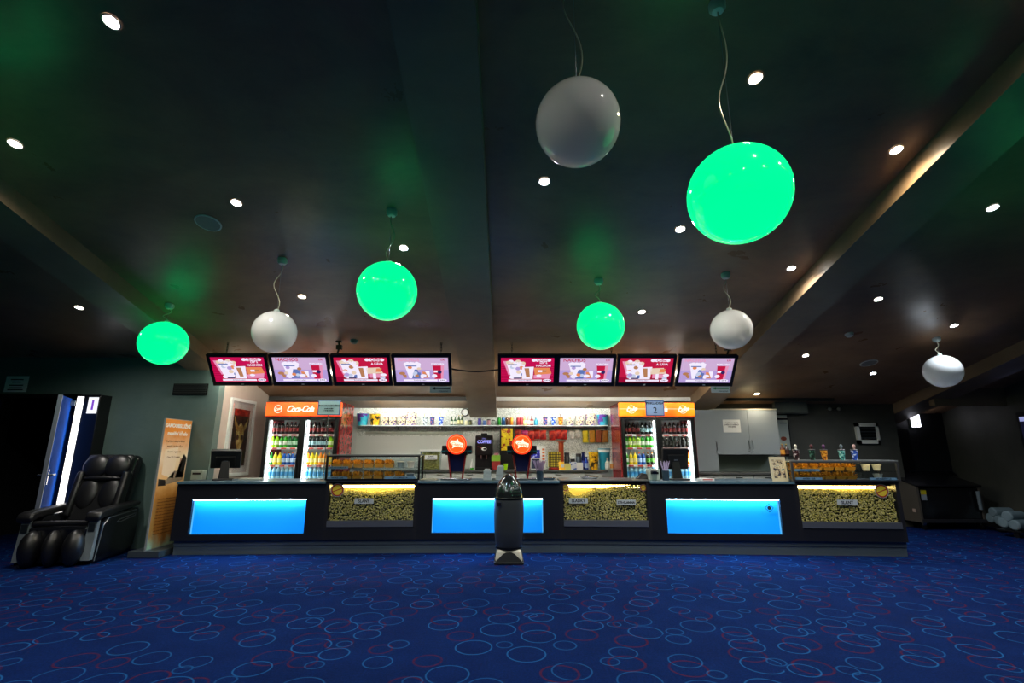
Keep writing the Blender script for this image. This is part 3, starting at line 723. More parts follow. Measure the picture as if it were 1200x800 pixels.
projector_bracket(396, 'small black ceiling bracket above the third screen of the left row'); projector_bracket(853, 'small black ceiling bracket above the rightmost screen')
c0, c1 = at(528, 432, 7.27), at(584, 433, 7.27)
cb = MB().tube([c0 + (c1 - c0) * (i / 12) - Vector((0, 0, .035 * math.sin(math.pi * i / 12))) for i in range(13)], .011, 8).build('power_cable', BLACK, None, smooth=True)
tag(cb, 'black cable slung between the two rows of screens', 'cable')
def arrow_card(px0, px1, label, green):
    a, b = at(px0, 452.5, 7.36), at(px1, 460, 7.36)
    t = thing('arrow_sign', label, 'sign', ((a.x + b.x) / 2, 7.36, b.z)); w_ = (b.x - a.x) / 2; h_ = a.z - b.z
    MB().box(-w_, w_, 0, .006, 0, h_).build('card', mat('card_grey', '#9fb4b8', .6), t)
    arrow = mat('arrow_green', '#0c7a3c', .6) if green else INK
    m = MB(); m.card(-w_ * .5, w_ * .85, h_ * .58, h_ * .78, -.001); m._add([(-w_ * .5, -.001, h_ * .45), (-w_ * .5, -.001, h_ * .92), (-w_ * .85, -.001, h_ * .68)], [(0, 1, 2)])
    m.build('arrow', arrow, t, fix=False); text('lettering', 'POKLADNA', h_ * .28, (w_ * .25, -.001, h_ * .22), INK, t)
    MB().tube([(-w_ * .6, .003, h_), (-w_ * .6, .003, h_ + .03)], .003, 5).build('hook', CHAINM, t)
arrow_card(504, 529, 'grey arrow sign hanging under the left row of screens', False); arrow_card(833, 856, 'grey arrow sign with green tip under the right row of screens', True)

# ================================================================== DRINK FRIDGES
FR_RED = blotch('fridge_red', ['#5c1016', '#7d1a20', '#9a3a3a', '#6d1218'], 9, .15, sharp=False, spec=.6)
HEAD = {'left': blotch('header_red_orange', ['#f0300a', '#f8501a', '#ff6a20'], 1.2, .3, emit=1.1, sharp=False), 'right': blotch('header_orange', ['#f86a08', '#ff8a18', '#f05a08'], 1.4, .3, emit=1.1, sharp=False)}
LOGOW = emis('logo_glow', (1, .9, .78), 1.3); LINER = mat('fridge_liner', '#dfe6e4', .4)
TUBEW = emis('fridge_tube', (.9, 1, .98), 22); RAIL = mat('price_rail', '#e6e6e6', .4); RAILR = mat('price_rail_red', '#c23a34', .5)
SH = {k: (b, c, l) for k, (b, c, l) in {
    'cola': ('#150807', '#8a1414', '#6e1416'), 'green': ('#2f9a1e', '#d8e8d0', '#e8f0e0'), 'lime': ('#8fc81e', '#2f9a1e', '#e4f0c0'), 'forest': ('#0e6a28', '#0e6a28', '#bfe0c4'),
    'dark': ('#101416', '#202628', '#8fb4bc'), 'yellow': ('#e8d012', '#d8b008', '#f4e890'), 'blue': ('#1450a8', '#d86a20', '#b8d4f0'), 'orange': ('#e88a10', '#c8641a', '#f8e0a0'),
    'water': ('#9fd4ea', '#2a7ac8', '#3a9ad8'), 'black': ('#15120e', '#e08820', '#5aa83a'), 'darkyellow': ('#15120c', '#e0c81a', '#30302a')}.items()}
BP = {}
def bottle_at(kind, loc, label, group):
    if kind not in BP:
        b, c, l = SH[kind]
        t = thing('soda_bottle', label, 'bottle', loc, 0, group)
        mb = mat('bottle_' + kind, b, .18, spec=.6) 
        MB().lathe([(.030, 0), (.0355, .008), (.0355, .055), (.032, .075), (.0355, .095), (.0355, .145), (.024, .182), (.013, .20), (.013, .208)], 12).build('body', mb, t, smooth=True)
        MB().lathe([(.0363, .058), (.0345, .076), (.0363, .094), (.0363, .122)], 12, caps=False).build('label_band', mat('band_' + kind, l, .5), t, smooth=True)
        MB().lathe([(.0145, .203), (.0145, .222), (.012, .225)], 10).build('cap', mat('cap_' + kind, c, .5), t, smooth=True)
        BP[kind] = t
    else:
        t = copy_tree(BP[kind]); t.location = loc; t['label'] = label; t['group'] = group
    return t
def fridge(side, x0, x1, yf, rows, label, hdr):
    zt = 2.245; D = .73; zf = .12; W = x1 - x0
    t = thing('drink_fridge', label, 'fridge', (x0, yf, zf)); zt -= zf
    MB().box(0, .035, .05, D, 0, zt).build('side_wall', FR_RED, t); MB().box(W - .035, W, .05, D, 0, zt).build('side_wall', FR_RED, t)
    MB().box(.035, W - .035, D - .03, D, 0, zt).build('back_wall', LINER, t)
    MB().box(.035, W - .035, .06, D - .03, zt - .24, zt).build('top_box', BLACK, t)
    MB().box(.035, W - .035, .06, D - .03, 0, .25).build('base_box', BLACK, t)
    h = MB().box(0, W, 0, .08, zt - .245, zt - .005).build('header_light_box', HEAD[side], t, bevel=.01, label='glowing orange red header')
    MB().box(0, W, -.004, .085, zt - .262, zt - .245).build('header_trim', mat('header_trim', '#7a1410', .3), t)
    if side == 'left':
        MB().ring(.22, zt - .125, .058, .07, -.0015).build('emblem', LOGOW, h, fix=False)
        text('emblem_lettering', 'Coca', .06, (.22, -.0015, zt - .125), LOGOW, h, bold=.002, shear=.4, rot=(math.pi / 2, R(-18), 0))
        text('lettering', 'Coca-Cola', .15, (.60, -.002, zt - .125), LOGOW, h, bold=.005, shear=.45, sx=.84, space=.86)
    else:
        for xx in (.22, 1.13):
            text('emblem_lettering', 'Coke', .09, (xx, -.0015, zt - .125), LOGOW, h, bold=.004, shear=.4, rot=(math.pi / 2, R(-10), 0)); MB().ring(xx, zt - .125, .062, .072, -.0012).build('emblem', LOGOW, h, fix=False)
        MB().card(0, W, zt - .118, zt - .112, -.001).build('stripe', LOGOW, h, fix=False)
        text('lettering', 'Coca-Cola', .125, (.66, -.002, zt - .125), LOGOW, h, bold=.005, shear=.45, sx=.8, space=.86)
    dw = (W - .05) / 2
    for k in range(2):
        dx = .025 + k * dw; z0, z1 = .14, zt - .275
        dr = bpy.data.objects.new('door', None); COL.objects.link(dr); dr.parent = t; dr.location = (dx, 0, 0)
        dr['label'] = 'black framed glass door'
        m = MB(); fw = .065
        MB().box(0, fw, 0, .045, z0, z1).build('door_stile', BLACK, dr); MB().box(dw - fw * (1 if k else .7), dw, 0, .045, z0, z1).build('door_stile', BLACK, dr)
        MB().box(fw, dw - fw * .7, 0, .045, z1 - fw * .6, z1).build('door_rail', BLACK, dr); MB().box(fw, dw - fw * .7, 0, .045, z0, z0 + fw).build('door_rail', BLACK, dr)
        MB().box(fw, dw - fw * .7, .018, .024, z0 + fw, z1 - fw * .6).build('door_glass', CLEAR, dr)
        hx = (dw - .03) if k == 0 else .02
        MB().box(hx - .012, hx + .012, -.035, 0, .75, 1.15).build('door_handle', mat('handle_dark', '#23262a', .3, .5), dr, bevel=.004)
    # lamp tubes behind the hinge stiles
    for xx, s in ((.10, 1), (.025 + dw + .085, 1)) if side == 'left' else ((.025 + dw - .05, 1), (W - .10, 1)):
        MB().cyl((xx, .075, .2), .012, zt - .52, 10).build('light_tube', TUBEW, t, smooth=True)
    zs = [.815, 1.04, 1.335, 1.562]
    zs.sort()
    for z in zs:
        MB().box(.04, W - .04, .10, D - .05, z - .012, z).build('shelf', LINER, t)
        for k in range(2):
            xa = .025 + k * dw + .075
            MB().box(xa, xa + dw - .13, .088, .10, z - .022, z + .012).build('price_rail', RAIL, t)
            for q in range(3): MB().box(xa + .04 + q * .16, xa + .13 + q * .16, .0855, .088, z - .018, z + .006).build('price_tag', RAILR, t)
    names = ['bottom', 'third', 'second', 'top']
    for (door_i, shelf_i), kinds in rows.items():
        z = zs[shelf_i]; xa = .025 + door_i * dw + .10
        kinds = (kinds + [kinds[-1]])[:7]; step = (dw - .195) / max(1, len(kinds) - 1)
        for q, kd in enumerate(kinds):
            same = kinds.count(kd)
            nm = {'cola': 'dark red-labelled bottle', 'green': 'green lemonade bottle', 'lime': 'lime green soda bottle', 'forest': 'dark green soda bottle', 'dark': 'dark blue-labelled bottle', 'yellow': 'yellow soda bottle',
                  'blue': 'blue soda bottle', 'orange': 'orange juice bottle', 'water': 'clear water bottle', 'black': 'black orange-capped bottle', 'darkyellow': 'dark yellow-capped bottle'}[kd]
            grp = '%s shelf, %s door, %s fridge' % (names[shelf_i], ('left', 'right')[door_i], side)
            lab = '%s, %s in the row, %s' % (nm, ('first', 'second', 'third', 'fourth', 'fifth', 'sixth', 'last')[q], grp)
            for back in range(1):
                bottle_at(kd, (x0 + xa + q * step, yf + .145 + rnd.uniform(-.006, .006), zf + z), lab, 'bottles on the ' + grp)
    return t
fridge('left', -4.205, -2.89, 8.6, {
    (0, 3): ['cola'] * 6, (1, 3): ['cola'] * 6, (0, 2): ['lime', 'lime', 'green', 'green', 'forest', 'forest'], (1, 2): ['dark'] * 5 + ['lime'],
    (0, 1): ['forest', 'yellow', 'yellow', 'blue', 'blue', 'blue'], (1, 1): ['orange', 'yellow', 'yellow', 'orange', 'orange', 'yellow'], (0, 0): ['water'] * 6, (1, 0): ['water'] * 6},
    'two-door drink fridge with red-orange header at the left of the bar', 0)
fridge('right', 1.99, 3.33, 8.6, {
    (0, 3): ['cola'] * 4 + ['dark'] * 2, (1, 3): ['cola'] * 6, (0, 2): ['green', 'lime', 'lime', 'lime', 'green', 'green'], (1, 2): ['darkyellow'] * 6,
    (0, 1): ['green', 'yellow', 'yellow', 'blue', 'blue', 'black', 'black'], (1, 1): ['orange'] * 6, (0, 0): ['water'] * 6, (1, 0): ['water'] * 6},
    'two-door drink fridge with plain orange header right of the shelves', 1)

# ================================================================== BACK BAR
BENCHT = mat('bench_top', '#4a4d4c', .4); DOORW = mat('bench_door', '#b9bfbc', .45)
def back_unit(x0, x1, yf, label, zt=1.06):
    t = thing('back_cabinet', label, 'cabinet', (x0, yf, .12)); W = x1 - x0; H = zt - .12 - .035
    MB().box(0, W, .02, 9.96 - yf if x0 < 3 else 9.7 - yf, .06, H).build('carcass', DOORW, t)
    MB().box(.02, W - .02, .05, .09, 0, .06).build('kick_plate', BLACK, t)
    n = 2
    for k in range(n):
        d = MB().box(W / n * k + .004, W / n * (k + 1) - .004, 0, .02, .07, H - .01).build('door', DOORW, t)
        MB().box(W / n * (k + .5) - .06, W / n * (k + .5) + .06, -.018, 0, H - .05, H - .04).build('handle', STEEL, d)
    return t
for k in range(4):
    x0 = -2.6 + k * 1.1
    back_unit(x0 + .003, x0 + 1.097, 9.38, 'pale back bar cabinet, %s of four behind the middle counter' % ORD[k])
bt = thing('bar_worktop', 'dark grey worktop along the white back wall of the bar', 'worktop', (-2.62, 9.34, 1.025))
MB().box(0, 4.52, 0, .62, 0, .035).build('slab', BENCHT, bt, bevel=.003)
BY = 9.55; BZ = 1.06          # things on the bench
SY, SZ = 9.84, 1.905          # things on the long shelf
U = .0170
shf = thing('wall_shelf', 'long thin white shelf of cups, boxes and bottles on the back wall', 'shelf', (-2.86, 9.70, SZ - .02))
MB().box(0, 4.87, 0, .275, 0, .02).build('board', mat('shelf_white', '#e8f2f0', .2), shf, bevel=.002)
for px in (465, 516, 566, 615, 666, 712):
    x = at(px, 498, 9.8).x + 2.86
    MB().prism([(.06, -.0), (.272, 0), (.272, -.07), (.25, -.07)], x - .012, x + .012, 'x').build('bracket', GREYM, shf)
hr = thing('hook_rail', 'empty steel hook rail under the left part of the shelf', 'hook rail', (-2.82, 9.95, 1.735))
MB().box(0, 1.95, 0, .014, 0, .055).build('rail', mat('hook_rail', '#9a9e90', .4, .4), hr)
for k in range(9): MB().tube([(.25 + k * .19, 0, .03), (.25 + k * .19, -.04, .02), (.25 + k * .19, -.06, .04)], .004, 5).build('hook', STEEL, hr)

def X9(px, py=497, Y=None): return at(px, py, Y or SY).x
PURP = blotch('box_print', ['#3a1c5c', '#d8c49a', '#e8dcc0', '#4a2a78', '#c8a86c'], 19, .6)
def bucket(px, w, h, m, label, Y=None, z=None, cat='bucket', lid=None, name='popcorn_bucket'):
    Y = Y or SY; z = z or SZ; k = (Y * .975 + (z - 1.3) * .22) / F_PX; r = w * k / 2; H = h * k
    t = thing(name, label, cat, (at(px, 520, Y).x, Y, z))
    MB().lathe([(r * .76, 0), (r * .97, H * .96)], 20).build('body', m, t, smooth=True)
    MB().lathe([(r * .97, H * .95), (r, H * .955), (r, H), (r * .93, H)], 20).build('rim', lid or m, t, smooth=True)
    return t
def cup(px, w, h, m, label, Y=None, z=None, straw='#c9b23a', topper=None, k=None, loc=None):
    Y = Y or SY; z = z or SZ; k = k or (Y * .975 + (z - 1.3) * .22) / F_PX; r = w * k / 2; H = h * k
    t = thing('drink_cup', label, 'cup', loc or (at(px, 520, Y).x, Y, z))
    MB().lathe([(r * .68, 0), (r, H)], 18).build('body', m, t, smooth=True)
    MB().lathe([(r * 1.04, H - .004), (r * 1.06, H + .006), (r * .9, H + .012), (r * .5, H + .014)], 18).build('lid', mat('cup_lid', '#2a2c33', .4), t, smooth=True)
    if straw: MB().tube([(0, 0, H * .8), (-.012, 0, H + .05), (-.03, 0, H + .085)], .0045, 6).build('straw', mat('straw_' + straw, straw, .4), t)
    if topper:
        MB().sphere((.005, 0, H + .055), .022, 12, 8, (1, .8, 1.3)).build('topper', topper, t, smooth=True); MB().cyl((.005, 0, H + .01), .012, .03, 10).build('topper_base', topper, t)
    return t
def carton(px, w, h, m, label, Y=None, z=None, name='popcorn_box', d=.09, flare=1.12, cat='box', scal=True):
    Y = Y or SY; z = z or SZ; k = (Y * .975 + (z - 1.3) * .22) / F_PX; r = w * k / 2; H = h * k; a = r / flare
    t = thing(name, label, cat, (at(px, 520, Y).x, Y, z))
    MB().hexa([(-a, -d * .4, 0), (a, -d * .4, 0), (a, d * .4, 0), (-a, d * .4, 0)], [(-r, -d / 2, H * .92), (r, -d / 2, H * .92), (r, d / 2, H * .92), (-r, d / 2, H * .92)]).build('body', m, t)
    if scal:
        for s in (-1, 1): MB().hexa([(-r, s * d / 2 - .002, H * .92), (r, s * d / 2 - .002, H * .92), (r, s * d / 2 + .002, H * .92), (-r, s * d / 2 + .002, H * .92)], [(-r * .7, s * d / 2 - .002, H), (r * .9, s * d / 2 - .002, H), (r * .9, s * d / 2 + .002, H), (-r * .7, s * d / 2 + .002, H)]).build('flap', m, t)
    return t
def bottle(px, w, h, col, cap, label, Y=None, z=None, lab=None, name='bottle', neck=.38, cat='bottle'):
    Y = Y or SY; z = z or SZ; k = (Y * .975 + (z - 1.3) * .22) / F_PX; r = w * k / 2; H = h * k
    t = thing(name, label, cat, (at(px, 520, Y).x, Y, z))
    MB().lathe([(r * .9, 0), (r, H * .03), (r, H * .58), (r * neck, H * .78), (r * neck * .9, H * .93)], 14).build('body', mat('glass_' + col, col, .15, spec=.6), t, smooth=True)
    MB().lathe([(r * neck * 1.15, H * .92), (r * neck * 1.15, H)], 10).build('cap', mat('cap_' + cap, cap, .4), t, smooth=True)
    if lab: MB().lathe([(r * 1.02, H * .14), (r * 1.02, H * .5)], 14, caps=False).build('label_band', mat('band_' + lab, lab, .6), t, smooth=True)
    return t
def jar(px, w, h, m, lidm, label, Y=None, z=None, name='jar', cat='jar'):
    Y = Y or SY; z = z or SZ; k = (Y * .975 + (z - 1.3) * .22) / F_PX; r = w * k / 2; H = h * k
    t = thing(name, label, cat, (at(px, 520, Y).x, Y, z))
    MB().lathe([(r * .92, 0), (r, H * .05), (r, H * .76), (r * .85, H * .82)], 14).build('body', m, t, smooth=True)
    MB().lathe([(r * .95, H * .82), (r * .95, H), (r * .8, H * 1.01)], 14).build('lid', lidm, t, smooth=True)
    return t
TEALB = blotch('teal_bucket', ['#5a2a8a', '#2aa0b8', '#3ab4c4', '#c060b0'], 7, .5); YELB = blotch('yellow_bucket', ['#2a1c08', '#d8a010', '#f0c020', '#f8d860'], 11, .5)
bucket(423, 14, 13.5, TEALB, 'teal and purple popcorn bucket at the left end of the shelf')
bucket(437.5, 12, 13, YELB, 'yellow popcorn bucket near the left end of the shelf')
carton(450, 8, 10, PURP, 'smallest purple and cream popcorn box, first in the left shelf row'); carton(459, 8, 10, PURP, 'small purple and cream popcorn box, second in the left shelf row')
carton(469.5, 9.5, 12, PURP, 'medium purple and cream popcorn box, third in the left shelf row'); carton(481, 11.5, 15, PURP, 'largest purple and cream popcorn box, fourth in the left shelf row')
CW = blotch('cup_white', ['#5a6a74', '#dfe8ec', '#eef4f4'], 30, .5); CN = blotch('cup_navy', ['#16204a', '#2a4a9a', '#b05a5a', '#c8d0e0'], 28, .5); CB = blotch('cup_blue', ['#1a3a9a', '#2a5ac8', '#dfe8f4', '#1a3a9a'], 26, .5)
CO = blotch('cup_orange', ['#6a2a0a', '#e09020', '#f0b040', '#f0d8a0'], 28, .5); CT = blotch('cup_teal', ['#1a4a4a', '#58b0a8', '#a8dcd4', '#2a6a6a'], 28, .5)
cup(497, 5.5, 9, CW, 'white drink cup with straw on the left half of the shelf'); cup(505.5, 5.5, 9, CN, 'dark navy drink cup with straw on the left half of the shelf'); cup(516, 6, 9.5, CB, 'bright blue drink cup with straw on the left half of the shelf')
bottle(528.6, 3.4, 10, '#1a4a1e', '#12320f', 'small green bottle with white label, left of a pair on the shelf', lab='#e0dcc8'); bottle(532.6, 3.4, 10, '#1a4a1e', '#12320f', 'small green bottle with white label, right of a pair on the shelf', lab='#e0dcc8')
bottle(537, 3.4, 12, '#26401a', '#d8c88a', 'taller green bottle with pale neck, left of its pair on the shelf', lab='#d0c890'); bottle(540.6, 3.4, 12, '#26401a', '#d8c88a', 'taller green bottle with pale neck, right of its pair on the shelf', lab='#d0c890')
jar(546, 4, 6, mat('jar_cream', '#d8d4b0', .3), mat('lid_pale', '#e8e4d8', .4), 'small cream jar below the round wall dial'); jar(550.5, 3.5, 6, mat('jar_olive', '#6a6a3a', .3), mat('lid_dark', '#2a2a26', .4), 'small olive jar below the round wall dial')
jar(556, 4, 6, mat('jar_clear', '#c4ccc8', .15), mat('lid_pale', '#e8e4d8', .4), 'small clear jar on the shelf left of the central beam')
jar(561.5, 4, 8, mat('jar_violet', '#3a2a9a', .3), mat('lid_violet', '#2a1a7a', .4), 'violet jar on the shelf under the central beam'); jar(567.5, 3.8, 7, mat('jar_blue', '#5a80c0', .3), mat('lid_pale', '#e8e4d8', .4), 'pale blue jar on the shelf under the central beam')
jar(572.5, 4, 7.2, mat('jar_pinkish', '#b07a84', .3), mat('lid_dark', '#2a2a26', .4), 'pinkish jar on the shelf under the central beam'); jar(578, 4.2, 6.4, mat('jar_grey', '#8a9688', .3), mat('lid_dark', '#2a2a26', .4), 'grey green jar on the shelf under the central beam')
def can(px, col, label):
    k = (SY * .975 + .13) / F_PX
    t = thing('drink_can', label, 'can', (X9(px), SY, SZ)); r = 2.2 * k; H = 9 * k
    MB().lathe([(r * .8, 0), (r, .01), (r, H - .012), (r * .8, H)], 14).build('body', mat('can_' + col, col, .25, .5), t, smooth=True)
    MB().lathe([(r * .8, H - .001), (r * .8, H + .003), (r * .6, H + .001)], 14).build('lid', STEEL, t, smooth=True)
can(585, '#1e7a22', 'green tall can right of the central beam on the shelf'); can(590, '#1c4a7e', 'blue tall can right of the central beam on the shelf'); can(594.6, '#5e3320', 'brown tall can right of the central beam on the shelf'); can(599.4, '#dc8e2c', 'orange tall can right of the central beam on the shelf')
can(607.3, '#a83238', 'left one of two red cans on the shelf'); can(611, '#b43a40', 'right one of two red cans on the shelf')
bottle(615.3, 4, 12, '#c8c870', '#e8e8d0', 'pale yellow syrup bottle on the right half of the shelf', lab='#e4e4b0'); bottle(619.6, 4, 12, '#d89a90', '#e0d8d0', 'pink syrup bottle on the right half of the shelf', lab='#f0d8d0'); bottle(623.4, 4, 11, '#7a1e26', '#5a1218', 'dark red syrup bottle on the right half of the shelf', lab='#e0c8c0')
bottle(628.6, 5, 9, '#1a7a9a', '#145a78', 'squat teal bottle on the right half of the shelf', neck=.5)
cup(639.4, 5.5, 9, CN, 'navy drink cup with straw on the right half of the shelf'); cup(649, 6, 9, CB, 'blue patterned drink cup with straw on the right half of the shelf'); cup(657.6, 6, 9, CO, 'orange drink cup with figure topper on the right half of the shelf', topper=mat('topper_grey', '#8a8088', .5))
carton(668.6, 8, 10, PURP, 'small purple and cream popcorn box on the right half of the shelf'); carton(680, 9, 12, PURP, 'medium purple and cream popcorn box on the right half of the shelf'); carton(693, 11, 14, PURP, 'largest purple and cream popcorn box on the right half of the shelf')
bucket(707.5, 13.5, 12.5, TEALB, 'teal popcorn bucket at the right end of the shelf')
# round dial on the wall
dp = at(545, 483, 9.95)
dt = thing('wall_dial', 'round white wall dial with dark rim left of the central beam', 'wall dial', (dp.x, 9.97, dp.z))
MB().cyl((0, -.03, 0), .062, .03, 24, 'y').build('face', WHITE, dt, smooth=True)
m = MB(); m.lathe([(.078, 0), (.082, .02), (.066, .035), (.062, .0)], 24, caps=False, M=Matrix.Rotation(math.pi / 2, 4, 'X')); m.build('rim', mat('dial_rim', '#2a2c28', .3), dt, smooth=True)
# snack bags hanging under the shelf on the right
BAGR = blotch('bag_red', ['#8a1418', '#c02a24', '#d84a30', '#e8c060'], 16, .35); BAGM = blotch('bag_magenta', ['#a01860', '#c83a80', '#e8b0c0'], 16, .35); BAGW = blotch('bag_white', ['#d8d4cc', '#f0ece4', '#c86a40'], 16, .35)
NUT = [blotch('nuts_%d' % i, [a, a, '#2a1608', '#3a2210'], 9, .4) for i, a in enumerate(['#d8c020', '#c88a20', '#9a4a28', '#a8641e'])]
def bag(px, py, w, h, m, label, group, nm='snack_bag'):
    Y = 9.90; p = at(px, py, Y); k = (Y * .975 + .05) / F_PX; a, b = w * k / 2, h * k / 2
    t = thing(nm, label, 'snack bag', (p.x, Y, p.z - b), 0, group)
    M = MB(); nx, nz = 6, 6; vs = []; fs = []
    for s in (-1, 1):
        for j in range(nz + 1):
            for i in range(nx + 1):
                u, v = i / nx * 2 - 1, j / nz * 2 - 1
                th = .022 * (1 - u ** 4) ** .5 * (1 - v ** 4) ** .5
                vs.append((u * a * (1 - .06 * (1 - abs(v))), s * th, b + v * b))
    n1 = (nx + 1) * (nz + 1)
    for s in range(2):
        for j in range(nz):
            for i in range(nx):
                q = (s * n1 + j * (nx + 1) + i, s * n1 + j * (nx + 1) + i + 1, s * n1 + (j + 1) * (nx + 1) + i + 1, s * n1 + (j + 1) * (nx + 1) + i)
                fs.append(q if s == 0 else q[::-1])
    M._add(vs, fs); M.build('pouch', m, t, smooth=True)
    MB().box(-a, a, -.003, .003, 2 * b - .004, 2 * b + .012).build('seal', m, t)
    return t
for k, px in enumerate((607, 615, 622.5, 629, 636.5, 647, 654, 661)):
    bag(px, 509 + (k % 3) * .7, 7.5, 10, BAGM if k == 1 else BAGR, ('%s snack bag, %s from the left in the row hanging below the shelf' % ('magenta' if k == 1 else 'red', ('first', 'second', 'third', 'fourth', 'fifth', 'sixth', 'seventh', 'eighth')[k])), 'hanging red snack bags' if k != 1 else None)
bag(670, 509.5, 5, 8, BAGW, 'small whitish snack bag right of the red bags', None); bag(677, 508.5, 5, 8, BAGW, 'small whitish snack bag just left of the nut packs', None)
for k, px in enumerate((686, 694, 702, 709.5)):
    bag(px, 511.5, 7.2, 13, NUT[k], 'dark topped nut pack, %s of four hanging under the shelf' % ORD[k], 'hanging nut packs', 'nut_pack')
hk = thing('snack_hook_bar', 'thin steel bar carrying the hanging snack bags', 'hook rail', (at(600, 503, 9.93).x, 9.955, at(600, 503, 9.93).z))
MB().box(0, 1.98, 0, .01, 0, .02).build('rail', STEEL, hk)
for px in (607, 615, 622.5, 629, 636.5, 647, 654, 661, 670, 677, 686, 694, 702, 709.5):
    xx = at(px, 503, 9.93).x - hk.location.x; MB().tube([(xx, 0, .01), (xx, -.055, .005)], .003, 5).build('hook', STEEL, hk)

# ---- things on the bench
k9 = (BY * .975 - .05) / F_PX
def on_bench(name, px, label, cat, Y=BY, rz=0): return thing(name, label, cat, (at(px, 545, Y).x, Y, BZ), rz)
t = on_bench('popcorn_tub', 505, 'clear plastic tub of popcorn with white lid and paper label', 'tub', 9.5)
MB().hexa([(-.17, -.1, 0), (.17, -.1, 0), (.17, .1, 0), (-.17, .1, 0)], [(-.19, -.12, .34), (.19, -.12, .34), (.19, .12, .34), (-.19, .12, .34)]).build('tub', CLEARP, t)
M = MB(); kernels(M, [(rnd.uniform(-.15, .15), rnd.uniform(-.09, .08), .02 + .29 * rnd.random()) for _ in range(700)], .02); o = M.build('popcorn_fill', KERN, t, fix=False); o['kind'] = 'stuff'
MB().box(-.2, .2, -.13, .13, .34, .375).build('lid', WHITE, t, bevel=.006)
p = MB().card(-.1, .13, .19, .27, -.125).build('paper_label', PAPER, t, fix=False); text('lettering', 'SLANÝ\nPOPCORN', .034, (.015, -.126, .23), INK, p, bold=.0008)
t = on_bench('glue_bottle', 553, 'small white bottle with green base beside the coffee machine', 'bottle', 9.5)
MB().lathe([(.03, 0), (.032, .04)], 14).build('base', mat('bottle_green', '#1e8a3a', .3), t, smooth=True); MB().lathe([(.032, .04), (.03, .12), (.014, .16), (.008, .2)], 14).build('body', WHITE, t, smooth=True)
# coffee machine
t = on_bench('coffee_machine', 567, 'black drinks machine with blue lettering between the soda towers', 'coffee machine', 9.42)
MB().box(-.165, .165, .05, .4, 0, .64).build('body', mat('machine_black', '#111214', .3), t, bevel=.012)
MB().box(-.165, .165, -.02, .05, .27, .62).build('front_hood', mat('machine_black', '#111214', .3), t, bevel=.01)
MB().box(-.16, .16, -.02, .05, 0, .04).build('drip_tray', BLACK, t, bevel=.004)
MB().box(-.06, .06, .0, .2, .64, .68).build('hopper', BLACK, t, bevel=.008)
VBL = emis('violet_lettering', (.35, .35, 1), 1.1)
text('lettering', 'COFFEE', .078, (0, -.022, .515), VBL, t, bold=.003, sx=.95); text('lettering', 'COOL', .03, (0, -.022, .575), VBL, t)
M = MB(); M.mat(0)._add([(-.13, -.0215, .44), (-.02, -.0215, .40), (-.01, -.0215, .375)], [(0, 1, 2)]); M.mat(1).disc(.0, .385, .05, .03, -.0217, 18); M.mat(2).disc(.015, .385, .03, .018, -.0219, 14); M.build('emblem', [mat('emblem_red', '#b0342a', .5), WHITE, BLACK], t, fix=False)
for s in (-.05, .05): MB().cyl((s, .0, .2), .012, .08, 10).build('spout', STEEL, t)
t = on_bench('snack_carton', 581, 'green and red snack carton left of the yellow stand', 'box', 9.5)
MB().box(-.085, .085, -.03, .05, 0, .16).build('body', mat('carton_red', '#a02a2a', .5), t); MB().box(-.085, .085, -.031, .051, .16, .27).build('upper_half', mat('carton_green', '#8ac03a', .5), t); MB().box(-.03, .05, -.02, .04, .27, .31).build('tab', mat('carton_pink', '#d08a9a', .5), t)
t = on_bench('poster_stand', 594, 'tall black stand with yellow and red printed panel', 'display stand', 9.68)
MB().box(-.14, .14, 0, .12, 0, .82).build('body', BLACK, t); p = MB().card(-.11, .11, .36, .78, -.001).build('panel', blotch('stand_print', ['#8a1a10', '#d8b818', '#e8d020', '#3a2008'], 9, .4), t, fix=False)
text('lettering', 'CHIPS', .06, (0, -.002, .72), DECAL_R, p, bold=.002)
t = thing('shot_cup', 'small lime green cup in front of the black stand', 'cup', (at(592.5, 545, 9.42).x, 9.42, BZ)); MB().lathe([(.03, 0), (.042, .11)], 14).build('body', mat('lime_cup', '#a4e01a', .3), t, smooth=True); MB().lathe([(.042, .11), (.045, .115), (.036, .116)], 14).build('rim', mat('lime_cup', '#a4e01a', .3), t, smooth=True)
t = on_bench('brochure_stand', 630, 'white brochure stand with blue panel behind the violet straws', 'display stand', 9.62)
MB().box(-.13, .16, .0, .1, 0, .44).build('body', WHITE, t, bevel=.004); p = MB().card(-.125, .05, .22, .37, -.001).build('panel', blotch('brochure_blue', ['#1a1a8a', '#2a2ac0', '#c8d0f0', '#18186a'], 18, .4), t, fix=False)
M = MB()
for q in range(5): M.card(.09, .14, .12 + q * .06, .155 + q * .06, -.0012)
M.build('side_print', mat('orange_print', '#e0703a', .5), t, fix=False); MB().card(-.12, .04, .02, .2, -.001).build('lower_panel', mat('dark_blue_print', '#26304a', .5), t, fix=False)
t = on_bench('wire_basket', 650, 'yellow and black chequered basket on a red base', 'basket', 9.5)
MB().lathe([(.12, 0), (.125, .03), (.09, .05)], 18).build('base', mat('basket_red', '#8a1e14', .4), t, smooth=True); MB().box(-.115, .115, -.08, .08, .05, .335).build('filling', DECAL_Y, t)
GR = mat('basket_wire', '#1c1408', .5)
for q in range(7): MB().box(-.118, .118, -.086, -.08, .05 + q * .045, .062 + q * .045).build('wire', GR, t); MB().box(-.118 + q * .037, -.106 + q * .037, -.086, -.08, .05, .335).build('wire', GR, t)
t = on_bench('lolly_tower', 658, 'tall red-brown column stand topped with red bags', 'display stand', 9.7)
